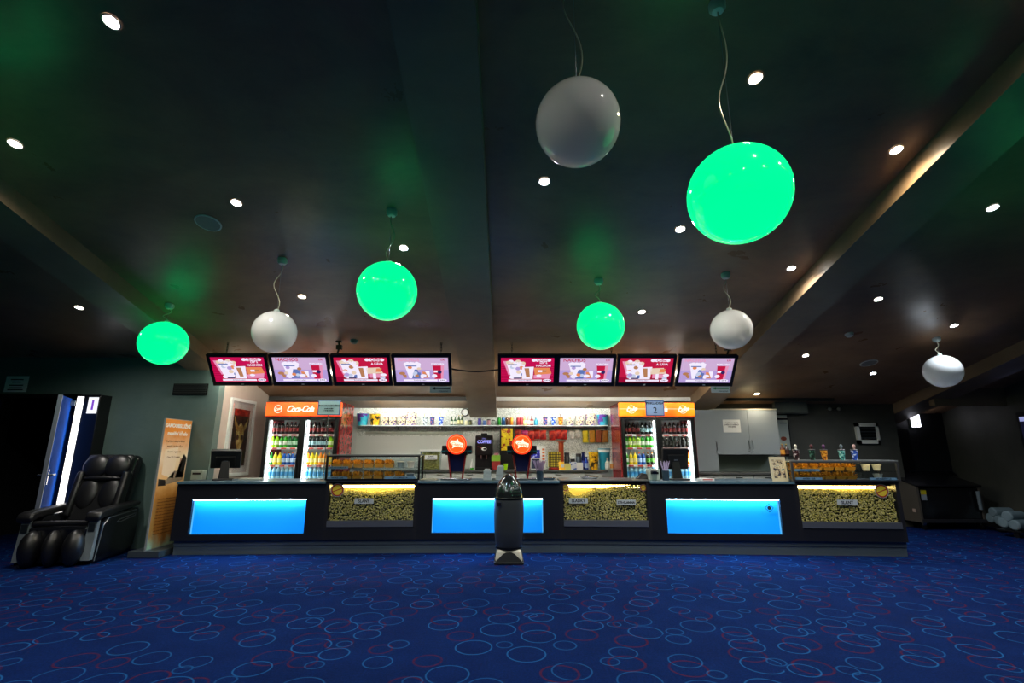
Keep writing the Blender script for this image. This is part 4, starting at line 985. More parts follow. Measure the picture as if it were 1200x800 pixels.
MB().lathe([(.08, 0), (.08, .02), (.05, .03), (.05, .50), (.07, .52)], 16).build('column', mat('tower_red', '#9a3a14', .35), t, smooth=True); MB().lathe([(.09, .52), (.09, .53), (.02, .54)], 16).build('top', mat('tower_red', '#9a3a14', .35), t)
t = on_bench('yellow_carton', 659, 'small yellow carton leaning by the chequered basket', 'box', 9.4, .0); MB().hexa([(-.06, -.03, 0), (.05, -.03, 0), (.05, .03, 0), (-.06, .03, 0)], [(-.07, .0, .15), (.03, .0, .15), (.03, .04, .15), (-.07, .04, .15)]).build('body', mat('carton_yellow', '#f0b81a', .5), t)
MB().box(-.03, .03, -.031, -.03, .05, .1).build('label_patch', PAPER, t)
def bench_can(px, w, h, col, label, Y=BY, lid='#1a1c20', nm='canister', cat='canister'):
    return jar(px, w, h, mat('can_' + col, col, .3), mat('lid_' + lid, lid, .4), label, Y, BZ, nm, cat)
bench_can(664, 6.5, 19, '#14161a', 'tall black canister beside the red-brown column', 9.75)
bench_can(670.5, 6, 12, '#24282c', 'short black canister behind the white boxes', 9.7)
bench_can(677.5, 7, 18, '#2c3c4a', 'dark slate canister left of the blue bottles', 9.7)
bottle(683, 5, 20, '#1a2466', '#141a48', 'taller dark blue bottle on the bench', 9.72, BZ, lab='#3a4a9a', neck=.7); bottle(686.5, 4.5, 15, '#1e3a9a', '#141a48', 'shorter blue bottle on the bench', 9.6, BZ, lab='#9ab0e0', neck=.6)
for px, w, h, col, lab in ((664.5, 7, 8, '#e0d878', 'pale yellow paper box on the bench'), (671, 8, 10, '#c8d0dc', 'white and blue paper box on the bench'), (678.5, 7, 9, '#d8dcdc', 'white paper box next to the slate canister')):
    carton(px, w, h, blotch('pbox_' + col, [col, col, '#4a6ab0' if 'blue' in lab else col, '#f0f0ec'], 20, .6), lab, 9.42, BZ, 'paper_box', .08, 1.0, 'box', False)
bucket(695, 12, 20, YELB, 'yellow popcorn bucket standing on the bench', 9.6, BZ)
t = bucket(707.5, 14.5, 24, mat('bucket_teal', '#1f8ea8', .4), 'big teal bucket with white top standing on the bench', 9.68, BZ)
MB().lathe([(.108, .27), (.118, .40)], 20, caps=False).build('white_band', WHITE, t, smooth=True)
for k, (px, cl, nm) in enumerate(((711, '#d8dcd4', 'plain'), (715.5, '#d89a50', 'orange labelled'), (722, '#58a03a', 'green labelled'))):
    bottle(px, 6, 14, '#c9ccc2', '#d8d8d0', '%s white sauce bottle beside the right fridge' % nm, 9.44, BZ, lab=cl, neck=.35)

# ================================================================== THINGS ON THE FRONT COUNTER
def fline(x):
    for (a, b), (c, d) in zip(LINE, LINE[1:]):
        if a <= x <= c: return b + (d - b) * (x - a) / (c - a)
    return 7.0
ORNG = emis('tap_orange', (2.4, .13, .012), 1.0); TAPW = emis('tap_logo', (1, .75, .55), 1.6); ORB = emis('tap_rim', (1.6, .05, .006), 1.0)
def soda_tower(px, label):
    Y = 7.62; x = at(px, 545, Y).x
    t = thing('soda_tower', label, 'soda tower', (x, Y, CH))
    BR = mat('tower_body', '#191a22', .3); RD = mat('tower_red_edge', '#7c1a1a', .3); BL = mat('tower_blue', '#141a44', .3)
    MB().box(-.22, .22, -.17, .12, 0, .025).build('drip_tray', STEEL, t, bevel=.004)
    for s in (-1, 1):
        MB().hexa([(s * .085 - .012, -.03, .025), (s * .085 + .012, -.03, .025), (s * .085 + .012, .05, .025), (s * .085 - .012, .05, .025)], [(s * .135 - .012, -.06, .40), (s * .135 + .012, -.06, .40), (s * .135 + .012, .06, .40), (s * .135 - .012, .06, .40)]).build('leg', RD, t)
    MB().hexa([(-.08, -.01, .12), (.08, -.01, .12), (.08, .05, .12), (-.08, .05, .12)], [(-.125, -.04, .40), (.125, -.04, .40), (.125, .055, .40), (-.125, .055, .40)]).build('core', BL, t)
    MB().box(-.225, .225, -.10, .08, .375, .505).build('head', BR, t, bevel=.012)
    MB().box(-.23, .23, -.103, -.1, .405, .43).build('head_stripe', mat('stripe_teal', '#1d6a74', .3), t)
    for s in (-.15, -.05, .05, .15):
        MB().box(s - .014, s + .014, -.13, -.1, .36, .42).build('tap', BLACK, t)
    d = MB().cyl((0, -.145, .52), .148, .05, 40, 'y').build('round_sign', ORNG, t, smooth=True, label='glowing orange round sign')
    MB().ring(0, .52, .118, .126, -.1465, 36).build('sign_ring', emis('tap_ring', (1, .35, .15), 1.2), d, fix=False); MB().ring(0, .52, .132, .148, -.1462, 36).build('sign_rim', ORB, d, fix=False)
    M = MB(); Q = Matrix.Translation((0, 0, .52)) @ Matrix.Rotation(R(12), 4, 'Y')
    M._add([(Q @ Vector(p)) for p in [(-.10, -.147, .0), (-.09, -.147, .04), (-.02, -.147, .05), (.0, -.147, .085), (.02, -.147, .045), (.10, -.147, .03), (.10, -.147, -.03), (-.01, -.147, -.035), (-.05, -.147, -.075), (-.05, -.147, -.03)]], [tuple(range(10))])
    M.build('sign_splash', TAPW, d, fix=False)
    text('sign_lettering', 'Cappy', .062, (0, -.1485, .52), emis('tap_letter', (1, .25, .05), 1.0), d, bold=.001, shear=.3, rot=(math.pi / 2, R(12), 0))
    return t
soda_tower(535.5, 'soda tower with round glowing orange sign, left of the black drinks machine'); soda_tower(611.5, 'soda tower with round glowing orange sign, just right of the rocket bin top')
def cup_stack(px, Y, w, h, label, tilt=0):
    x = at(px, 555, Y).x; t = thing('cup_dispenser', label, 'cup holder', (x, Y, CH)); F = mat('frosted', '#aebcc0', .35)
    MB().hexa([(-w / 2, -.05, 0), (w / 2, -.05, 0), (w / 2, .05, 0), (-w / 2, .05, 0)], [(-w * .42 + tilt, -.04, h), (w * .42 + tilt, -.04, h), (w * .42 + tilt, .06, h), (-w * .42 + tilt, .06, h)]).build('body', F, t, bevel=.008)
    MB().box(-w * .46, w * .46, -.056, -.05, h * .35, h * .4).build('ridge', F, t); MB().box(-w * .3 + tilt, w * .3 + tilt, -.03, .05, h, h + .012).build('inner_rim', mat('frosted_in', '#d2dcde', .4), t)
cup_stack(571, 7.5, .125, .15, 'short frosted plastic cup holder on the middle counter'); cup_stack(585, 7.55, .12, .20, 'taller frosted plastic cup holder left of the rocket bin top', .02)
def straws(px, Y, label, n, col):
    x = at(px, 555, Y).x; t = thing('straw_holder', label, 'straw holder', (x, Y, CH))
    MB().lathe([(.05, 0), (.052, .14), (.046, .14), (.044, .02)], 16).build('pot', mat('pot_dark', '#2a3d4c', .3), t, smooth=True)
    SM_ = mat('straw_' + col, col, .4)
    for k in range(n):
        a = rnd.uniform(0, 6.28); r = .035 * rnd.random() ** .5; q = rnd.uniform(.6, 1.6)
        MB().tube([(r * math.cos(a), r * math.sin(a), .02), (r * math.cos(a) * 1.2 * q, r * math.sin(a) * 1.2, .16), (r * math.cos(a) * 2.2 * q, r * math.sin(a) * 1.6, .27 + rnd.uniform(-.02, .02))], .0042, 5).build('straw', SM_, t)
straws(632.5, 7.42, 'dark pot full of violet straws right of the second soda tower', 42, '#9a88ac'); straws(780, 7.42, 'dark pot with a few violet straws left of the right till', 9, '#b0a4cc')
t = thing('paper_mat', 'cream paper mat on the counter left of the soda tower', 'mat', (at(503, 559, 7.6).x, 7.6, CH)); MB().box(-.12, .12, -.1, .1, 0, .012).build('sheet', mat('cream_mat', '#b9b6a0', .6), t, bevel=.003); MB().box(-.1, .1, -.08, .08, .012, .02).build('fold', mat('cream_mat', '#b9b6a0', .6), t)
for px, lab in ((640, 'steel serving tray by the violet straws'), (690, 'steel bowl row tray over the middle popcorn bins')):
    t = thing('steel_tray', lab, 'tray', (at(px, 558, 7.6).x, 7.6, CH + (.012 if px > 660 else 0))); MB().hexa([(-.1, -.08, 0), (.1, -.08, 0), (.1, .08, 0), (-.1, .08, 0)], [(-.13, -.1, .03), (.13, -.1, .03), (.13, .1, .03), (-.13, .1, .03)]).build('pan', STEEL, t); MB().box(-.135, .135, -.105, .105, .03, .034).build('lip', STEEL, t)
# tills
def till(x, Y, rz, label, tilt):
    t = thing('till_monitor', label, 'monitor', (x, Y, CH), rz)
    MB().box(-.13, .13, -.11, .13, 0, .02).build('foot', BLACK, t, bevel=.006)
    MB().hexa([(-.07, .02, .02), (.07, .02, .02), (.07, .08, .02), (-.07, .08, .02)], [(-.05, .06, .27), (.05, .06, .27), (.05, .1, .27), (-.05, .1, .27)]).build('stand', BLACK, t)
    M = Matrix.Translation((0, .1, .30)) @ Matrix.Rotation(tilt, 4, 'X')
    e = MB(M).box(-.20, .20, -.03, .03, -.145, .17); e.build('housing', mat('till_black', '#101214', .5, spec=.3), t, bevel=.01)
    MB(M).box(-.13, .13, -.05, -.03, -.10, .08).build('rear_hump', mat('till_black', '#101214', .5, spec=.3), t, bevel=.01)
    MB(M).box(-.185, .185, .03, .033, -.13, .155).build('screen', mat('till_screen', '#0a1016', .1), t)
    MB(M).box(-.03, .03, -.0512, -.05, -.01, .01).build('badge', GREYM, t)
    MB(M).box(-.04, .04, -.0512, -.05, -.075, -.06).build('port_cover', GREYM, t)
till(at(262, 555, 7.55).x, 7.55, R(24), 'angled black till monitor seen from behind on the left counter', R(36)); till(at(795, 555, 7.52).x, 7.52, R(4), 'black till monitor seen from behind on the right counter', R(14))
def printer(x, Y, label, w, h):
    t = thing('receipt_printer', label, 'printer', (x, Y, CH)); MB().box(-w / 2, w / 2, -.09, .09, 0, h).build('body', mat('printer_grey', '#a7b5ac', .4), t, bevel=.008)
    MB().box(-w * .35, w * .35, -.095, -.09, h * .55, h * .75).build('slot', BLACK, t); MB().box(-w * .3, w * .3, -.05, .03, h, h + .006).build('paper_roll_cover', mat('printer_dark', '#4a524e', .4), t)
printer(at(235, 552, 7.7).x, 7.7, 'pale grey receipt printer at the left end of the counter', .17, .14); printer(at(765, 552, 7.5).x, 7.5, 'pale grey receipt printer beside the straws on the right counter', .16, .16)
t = thing('cash_keyboard', 'flat grey keypad on the left counter before the fridge', 'keypad', (at(296, 557, 7.6).x, 7.6, CH)); MB().box(-.17, .14, -.07, .07, 0, .022).build('body', mat('keypad_grey', '#9aa29c', .4), t, bevel=.004); MB().box(-.15, .12, -.055, .05, .022, .028).build('keys', mat('keypad_keys', '#c4cac4', .5), t)
k75 = .0128
cup(766.5, 7, 10, CLEARP, 'clear plastic cup on the right counter beside the straws', straw=None, k=k75, loc=(at(766.5, 555, 7.4).x, 7.4, CH))
t = thing('scanner', 'small black scanner lying behind the clear cup', 'scanner', (at(752, 556, 7.55).x, 7.55, CH + .012)); MB().hexa([(-.1, -.05, 0), (.1, -.05, 0), (.1, .05, 0), (-.1, .05, 0)], [(.0, -.03, .09), (.09, -.03, .07), (.09, .03, .07), (.0, .03, .09)]).build('body', BLACK, t, bevel=.008); MB().box(-.05, .02, -.01, .01, .0, .03).build('trigger', BLACK, t)
t = thing('note_pad', 'pink and white note pad on the right counter', 'note pad', (at(827, 560, 7.4).x, 7.4, CH)); MB().box(-.1, .1, -.07, .07, 0, .03).build('pages', PAPER, t); MB().box(-.07, .07, -.0705, -.07, .006, .024).build('print_line', mat('pink_line', '#c86a6a', .6), t)
# queue signs on poles
def till_sign(px, Y, lines, label, w, h, zc, border):
    x = at(px, 480, Y).x; t = thing('till_sign', label, 'sign', (x, Y, CH))
    MB().lathe([(.05, 0), (.05, .01), (.012, .018)], 16).build('base', STEEL, t, smooth=True); MB().tube([(0, 0, .01), (0, 0, zc - CH - h / 2)], .008, 8).build('pole', STEEL, t)
    b = MB().box(-w / 2, w / 2, -.006, .006, zc - CH - h / 2, zc - CH + h / 2).build('board', mat('sign_border', '#2a4a86', .4), t); MB().box(-w / 2 + .015, w / 2 - .015, -.0075, -.006, zc - CH - h / 2 + .015, zc - CH + h / 2 - .015).build('face', mat('sign_face_' + border, border, .5), t)
    for s, sz, dz in lines: text('lettering', s, sz, (0, -.0085, zc - CH + dz), INK, t, bold=.0012)
till_sign(385.5, 7.7, [('POKLADNA UZAVŘENA', .030, .03), ('prosím použijte', .022, -.015), ('vedlejší pokladnu', .022, -.045)], 'blue framed notice on a pole above the left counter', .35, .24, 2.065, '#8fb4bc'); till_sign(767.5, 7.7, [('POKLADNA', .052, .075), ('2', .13, -.035)], 'blue sign numbered 2 on a pole above the right counter', .295, .245, 2.063, '#7f9cc8')
# price frame in front of the right glass case
pf = at(919, 565, 7.12)
t = thing('price_frame', 'cream framed picture card standing beside the right glass case', 'frame', (pf.x - .02, 7.16, CH), R(2))
FRM = mat('cream_frame', '#d8cfae', .5); Q = Matrix.Rotation(R(-6), 4, 'X')
for a in ((-.115, -.085, 0, .34), (.085, .115, 0, .34)): MB(Q).box(a[0], a[1], 0, .02, a[2], a[3]).build('frame_side', FRM, t)
for z in ((0, .045), (.30, .34)): MB(Q).box(-.085, .085, 0, .02, *z).build('frame_rail', FRM, t)
MB(Q).box(-.085, .085, .005, .015, .045, .30).build('picture', blotch('frame_print', ['#3a3a44', '#b8a888', '#d8cfae', '#6a8a8a', '#b07a4a'], 16, .5), t); MB().box(-.03, .03, .03, .12, 0, .01).build('foot', FRM, t)
# cups and bottles on the right glass case
Mw, Hc = cC[1], cC[2]
GT = mat('topper_pale', '#d8d4c0', .5)
for lx, m_, st, tp, lab in ((.135, blotch('cup_darkred', ['#1a0c10', '#3a1418', '#c8c0c0', '#1a0c10'], 24, .4), None, GT, 'dark cup with pale figure topper, leftmost on the right glass case'),
                            (.36, blotch('cup_forest', ['#0c1a14', '#1a3a2c', '#5a8a78', '#0c1a14'], 24, .4), None, mat('topper_maroon', '#4a1418', .5), 'dark green cup with maroon topper, second on the right glass case'),
                            (.53, CO, None, mat('topper_violet', '#5a2a5a', .5), 'orange cup with violet topper, middle one on the right glass case'), (.775, CT, None, mat('topper_slate', '#6a7a80', .5), 'pale teal cup with grey topper, fourth on the right glass case'), (.955, CB, None, mat('topper_rose', '#c8a098', .5), 'blue cup with rose topper, rightmost on the right glass case')):
    cup(0, 7.5, 11.5, m_, lab, straw=st, topper=tp, k=.0121, loc=tuple(Mw @ Vector((lx + .02, .15, Hc + .018))))
ws = thing('side_shelf', 'small dark shelf behind the cream price frame', 'shelf', (at(918.5, 534, 8.3).x, 8.3, .12)); sz = at(918.5, 534, 8.3).z
MB().box(-.12, .12, -.08, .08, 0, .03).build('foot', BLACK, ws); MB().box(-.02, .02, -.02, .02, .03, sz - .14).build('post', BLACK, ws); MB().box(-.12, .12, -.08, .08, sz - .14, sz - .12).build('board', BLACK, ws)
bottle(916, 5, 14, '#5a2a12', '#c8b46a', 'amber bottle with cream cap behind the price frame', 8.3, sz, lab='#c88a2a'); bottle(921, 5, 14, '#1a0c0a', '#c8b46a', 'dark bottle with cream cap behind the price frame', 8.3, sz, lab='#3a1a14')

# ================================================================== ROCKET-SHAPED BIN
bn = thing('rocket_bin', 'rocket-shaped dark metal litter bin standing before the counter', 'bin', (.04, 6.78, 0))
GUN = mat('gunmetal', '#43494d', .42, .55); GLS = mat('gunmetal_gloss', '#4a5254', .16, .85)
MB().lathe([(.165, .19), (.172, .20), (.192, .40), (.198, .58), (.197, .74), (.193, .775)], 40).build('body', GUN, bn, smooth=True)
MB().lathe([(.196, .775), (.199, .79), (.199, .80), (.196, .805)], 40).build('collar', mat('collar_dark', '#15181a', .3, .6), bn, smooth=True)
dm = MB().lathe([(.195, .80), (.188, .86), (.168, .93), (.135, 1.0), (.09, 1.055), (.05, 1.085), (.03, 1.10), (.0, 1.103)], 40, caps=False).build('dome', GLS, bn, smooth=True)
# dotted reflections on the dome's flap, modelled as small teal beads
fl = MB()
for r_ in range(5):
    for q in range(6):
        z = .835 + r_ * .034; rr = {0: .192, 1: .183, 2: .172, 3: .158, 4: .142}[r_] + .004; a = R(-78 + q * 9.5 + (r_ % 2) * 4)
        fl.sphere((rr * math.cos(a), rr * math.sin(a), z), .008, 8, 5)
fl.build('flap_dot_reflections', mat('dot_reflections', '#3c6a5c', .15, .8), dm, smooth=True); dm.children[0]['kind'] = 'stuff'
MB().box(-.155, -.10, -.182, -.160, .70, .75).build('plate', STEEL, bn); MB().box(-.15, -.105, -.1835, -.182, .705, .745).build('plate_print', INK, bn)
MB().lathe([(.168, .165), (.178, .175), (.178, .195), (.168, .20)], 40).build('base_ring', mat('base_ring', '#10141c', .3, .5), bn, smooth=True)
FIN = mat('fin_pale', '#c3c2b4', .35)
MB().hexa([(-.178, -.178, .03), (.178, -.178, .03), (.178, .178, .03), (-.178, .178, .03)], [(-.155, -.155, .17), (.155, -.155, .17), (.155, .155, .17), (-.155, .155, .17)]).build('foot', FIN, bn, bevel=.03, seg=3, smooth=True)
MB().box(-.19, .19, -.19, .19, 0, .032).build('floor_plate', mat('foot_black', '#1c2022', .45), bn, bevel=.012)
for k in range(4):
    Q_ = Matrix.Rotation(k * math.pi / 2, 4, 'Z')
    pts = [(-.172, -.186, .03), (.172, -.186, .03), (.14, -.180, .065), (.075, -.172, .125), (.03, -.168, .145), (-.03, -.168, .145), (-.075, -.172, .125), (-.14, -.180, .065)]
    MB()._add([Q_ @ Vector(p) for p in pts] + [Q_ @ (Vector(p) + Vector((0, .03, 0))) for p in pts], [tuple(range(8)), tuple(range(15, 7, -1))] + [(i, 8 + i, 8 + (i + 1) % 8, (i + 1) % 8) for i in range(8)]).build('arch_panel', mat('foot_black', '#1c2022', .45), bn)

# ================================================================== LEFT SIDE
t = thing('paper_notice', 'white paper notice on the wall above the dark doorway', 'notice', (-7.71, WLY, 2.43)); MB().box(-.175, .175, -.004, 0, -.125, .125).build('sheet', mat('notice_teal', '#eef4f2', .7), t)
for z, w_ in ((.07, .1), (.03, .07), (-.02, .11), (-.06, .1), (-.09, .12)): MB().card(-w_, w_, z - .008, z + .008, -.005).build('print_line', INK, t, fix=False)
t = thing('wall_vent', 'dark rectangular vent grille on the green wall', 'vent', (-4.975, WLY, 2.35)); MB().box(-.27, .27, -.015, 0, -.09, .09).build('frame', BLACKM, t)
for k in range(6): MB().box(-.25, .25, -.024, -.015, -.078 + k * .028, -.066 + k * .028).build('slat', mat('vent_slat', '#17201f', .5), t)
pl = thing('light_column', 'black portal column with vertical white light strip and number sign 1', 'light column', (-6.35, WLY, 0))
MB().box(-.19, .17, -.22, 0, 0, 2.24).build('housing', BLACK, pl, bevel=.004); MB().box(-.17, -.075, -.226, -.215, .03, 2.21).build('light_strip', emis('strip_white', (1, .97, .92), 3.2), pl)
sg = MB().box(.005, .15, -.228, -.215, 1.955, 2.20).build('number_sign', emis('number_sign', (.92, .94, 1), 1.1), pl); text('numeral', '1', .2, (.078, -.2295, 2.075), emis('numeral_violet', (.22, .06, .6), 1.0), sg, bold=.006)
# massage chair -----------------------------------------------------
mc = thing('massage_chair', 'black leather massage chair beside the banner', 'massage chair', (-5.72, 7.03, 0), R(10))
LEA = bump(mat('black_leather', '#121316', .38, spec=.6), 60, .15, .003); SHELL = mat('chair_shell', '#0e1016', .22, spec=.6); CH_S = mat('chair_silver', '#8f989e', .3, .7)
for s in (-1, 1):
    a, b = (s * .43, s * .30) if s > 0 else (-.43, -.30)
    pn = MB().prism([(-.44, .02), (-.40, .30), (-.36, .50), (-.22, .58), (.46, .60), (.50, .40), (.46, .10), (.25, .02)], min(a, b), max(a, b), 'x').build('side_panel', SHELL, mc, bevel=.012)
    MB().tube([(s * .433, -.42, .04), (s * .433, -.345, .46), (s * .433, -.25, .54), (s * .433, .40, .575)], .006, 6).build('side_trim', CH_S, pn)
    MB().tube([(s * .433, -.05, .46), (s * .433, .0, .49), (s * .433, .38, .53), (s * .433, .38, .50), (s * .433, .02, .455), (s * .433, -.05, .46)], .005, 6).build('side_slot', CH_S, pn)
    MB().prism([(-.50, .52), (-.52, .58), (-.49, .635), (-.40, .655), (.42, .70), (.44, .64), (-.38, .56)], min(s * .46, s * .29), max(s * .46, s * .29), 'x').build('armrest', LEA, mc, bevel=.025, seg=3, smooth=True)
    MB().hexa([(s * .37 - .05, -.50, .06), (s * .37 + .05, -.50, .06), (s * .37 + .05, -.43, .06), (s * .37 - .05, -.43, .06)], [(s * .37 - .05, -.455, .53), (s * .37 + .05, -.455, .53), (s * .37 + .05, -.40, .53), (s * .37 - .05, -.40, .53)]).build('coin_plate', mat('coin_plate', '#8a969c', .4, .4), mc)
    MB().box(s * .37 - .035, s * .37 + .035, -.478, -.45, .40, .50).build('coin_slot', mat('slot_dark', '#1d2428', .3), mc)
MB().box(-.29, .29, -.38, .25, .30, .46).build('seat', LEA, mc, bevel=.05, seg=3, smooth=True)
MB().cyl((-.31, -.42, .50), .035, .62, 12, 'x').build('front_bar', LEA, mc, smooth=True)
for k in range(3):
    x = -.26 + k * .22 if k < 2 else .2
    x = (-.235, .0, .235)[k]
    MB().sphere((x, -.52, .22), .115, 18, 14, (.95 if k != 1 else .75, 1.1, 1.85)).build('calf_pad', LEA, mc, smooth=True)
MB().box(-.33, .33, -.47, -.36, .03, .46).build('leg_rest_shell', SHELL, mc, bevel=.03)
Q = Matrix.Translation((0, .17, .42)) @ Matrix.Rotation(R(-16), 4, 'X')
MB(Q).box(-.33, .33, .02, .20, -.05, .98).build('back_shell', SHELL, mc, bevel=.07, seg=3, smooth=True)
MB(Q).box(-.30, .30, -.07, .05, 0.0, .96).build('backrest', LEA, mc, bevel=.05, seg=3, smooth=True)
for s in (-1, 1):
    MB(Q).sphere((s * .135, -.07, .78), .17, 20, 14, (1.0, .42, 1.0)).build('head_cushion', LEA, mc, smooth=True)
    MB(Q).sphere((s * .14, -.06, .40), .15, 20, 14, (.9, .36, 1.45)).build('back_pad', LEA, mc, smooth=True)
    MB(Q).box(min(s * .33, s * .24), max(s * .33, s * .24), -.13, .02, .08, .70).build('side_bolster', LEA, mc, bevel=.035, seg=3, smooth=True)
MB(Q).sphere((0, -.09, .60), .12, 20, 10, (2.1, .35, .28)).build('neck_roll', LEA, mc, smooth=True)
# roll-up banner -----------------------------------------------------
bnr = thing('banner_stand', 'tall orange and white printed banner stand at the left end of the counter', 'banner', (-4.87, 7.06, 0))
MB().box(-.21, .215, 0, .56, 0, .085).build('base', mat('banner_base', '#4c565e', .4, .5), bnr, bevel=.008)
MB().box(-.012, .012, .02, .62, .085, 1.86).build('board', mat('banner_back', '#8a8f90', .4), bnr)
bm_ = mat('banner_print', '#c87a2a', .5); N_, K_, b_ = nodes(bm_)
tcx = N_.new('ShaderNodeTexCoord'); sp = N_.new('ShaderNodeSeparateXYZ'); K_.new(tcx.outputs['Object'], sp.inputs[0])
mr = N_.new('ShaderNodeMapRange'); mr.inputs['From Min'].default_value = .1; mr.inputs['From Max'].default_value = 1.85; K_.new(sp.outputs['Z'], mr.inputs[0])
wv = noise(bm_.node_tree, 4.5, 4, .6); ad = N_.new('ShaderNodeMath'); ad.operation = 'MULTIPLY_ADD'; ad.inputs[1].default_value = .22; K_.new(wv.outputs['Fac'], ad.inputs[0]); K_.new(mr.outputs[0], ad.inputs[2])
K_.new(ramp(bm_.node_tree, [(.12, '#a8c0a0'), (.2, '#b87830'), (.5, '#c88a3c'), (.62, '#e8b878'), (.8, '#f0dcb8'), (1.0, '#d8842c')], ad.outputs[0]), b_.inputs['Base Color'])
pr_ = MB().box(.012, .0135, .03, .61, .095, 1.85).build('print', bm_, bnr)
RY = (math.pi / 2, 0, math.pi / 2)
text('lettering', 'SAMOOBSLUŽNÉ', .072, (.0142, .32, 1.76), PAPER, bnr, RY, bold=.003); text('lettering', 'masážní křeslo', .075, (.0142, .32, 1.65), PAPER, bnr, RY, bold=.002)
BRN = mat('banner_brown', '#7a4a20', .6)
for k, s in enumerate(('Dopřejte si relax před filmem', 'MASÁŽ CELÉHO TĚLA', 'Uvolnění, regenerace', 'Cena 1 € / 3 minuty')): text('lettering', s, .034, (.0142, .30, 1.54 - k * .075), BRN, bnr, RY, bold=.0005)
for k in range(12): text('lettering', 'relax masáž uvolnění pohoda energie', .026, (.0142, .30, .74 - k * .042), BRN, bnr, RY)
# seated model in the print
fg = MB(); Qb = lambda y, z: (.0145, y, z)
fg.mat(0)._add([Qb(*p) for p in [(.40, 1.02), (.58, 1.02), (.60, 1.30), (.53, 1.36), (.46, 1.22)]], [(0, 1, 2, 3, 4)])
fg.mat(1)._add([Qb(*p) for p in [(.20, .93), (.56, .98), (.56, 1.10), (.36, 1.12), (.22, 1.00)]], [(0, 1, 2, 3, 4)])
fg.mat(2)._add([Qb(*p) for p in [(.44, 1.10), (.49, 1.12), (.51, 1.28), (.46, 1.30)]], [(0, 1, 2, 3)])
fg.mat(0)._add([Qb(*p) for p in [(.06, .92), (.22, .92), (.20, 1.0), (.05, 1.02)]], [(0, 1, 2, 3)])
fg.mat(3)._add([Qb(*p) for p in [(.30, 1.02), (.36, 1.02), (.38, 1.46), (.10, 1.42), (.10, 1.08)]], [(0, 1, 2, 3, 4)])
fg.build('printed_figure', [mat('print_black', '#15100c', .6), mat('print_taupe', '#8a7a66', .6), mat('print_skin', '#c89070', .6), mat('print_cream', '#f0dcc0', .6)], bnr, fix=False)
# framed poster on the alcove side wall -------------------------------
ps = thing('framed_poster', 'pale framed dark fantasy poster on the alcove side wall', 'poster', (-4.53, 8.06, 1.0))
PF = mat('poster_frame', '#d3dad6', .4); H = 1.27; W = .80
for y0, y1, z0, z1 in ((0, .05, 0, H), (W - .05, W, 0, H), (.05, W - .05, 0, .05), (.05, W - .05, H - .05, H)): MB().box(0, .03, y0, y1, z0, z1).build('frame_bar', PF, ps)
MB().box(0, .008, .05, W - .05, .05, H - .05).build('mat_board', mat('mat_board', '#e2e3df', .6), ps)
ar = blotch('poster_art', ['#0c1210', '#121a18', '#1c2a26', '#2a2a1c', '#142420'], 6.5, .35, sharp=False)
MB().box(.008, .010, .15, W - .15, .16, H - .17).build('print', ar, ps)
M = MB(); Qp = lambda u, v: (.0108, .15 + u * (W - .30), .16 + v * (H - .33))
M.mat(0)._add([Qp(*p) for p in [(0, .88), (1, .88), (1, 1), (0, 1)]], [(0, 1, 2, 3)])
for s in (0, 1):
    f_ = (lambda u: u) if s == 0 else (lambda u: 1 - u)
    M.mat(1)._add([(Qp(f_(u), v)[0] + .0003, *Qp(f_(u), v)[1:]) for u, v in [(.22, .62), (.10, .74), (.04, .88), (.14, .80), (.32, .70)]], [(0, 1, 2, 3, 4)])
M.mat(1)._add([(Qp(u, v)[0] + .0003, *Qp(u, v)[1:]) for u, v in [(.25, .66), (.5, .76), (.75, .66), (.72, .42), (.58, .28), (.42, .28), (.28, .42)]], [(0, 1, 2, 3, 4, 5, 6)])
for s in (.36, .64): M.mat(2)._add([(Qp(s + .09 * math.cos(a), .5 + .05 * math.sin(a))[0] + .0006, *Qp(s + .09 * math.cos(a), .5 + .05 * math.sin(a))[1:]) for a in [i * math.pi / 6 for i in range(12)]], [tuple(range(12))])
M.mat(1)._add([(Qp(u, v)[0] + .0003, *Qp(u, v)[1:]) for u, v in [(.05, .0), (.18, .24), (.26, .2), (.2, 0)]], [(0, 1, 2, 3)]); M.mat(3)._add([(Qp(u, v)[0] + .0003, *Qp(u, v)[1:]) for u, v in [(.78, .04), (.74, .26), (.9, .30), (.98, .04)]], [(0, 1, 2, 3)])
M.build('print_shapes', [blotch('poster_red', ['#7a1a14', '#b83420', '#5a120e'], 12, .4), blotch('poster_gold', ['#6a5426', '#b09048', '#dcc888'], 10, .35, sharp=False), BLACK, blotch('poster_green', ['#1a3a1c', '#3a5a2a'], 10, .4)], ps, fix=False)
MB().box(.031, .033, .05, W - .05, .05, H - .05).build('glazing', CLEAR, ps)

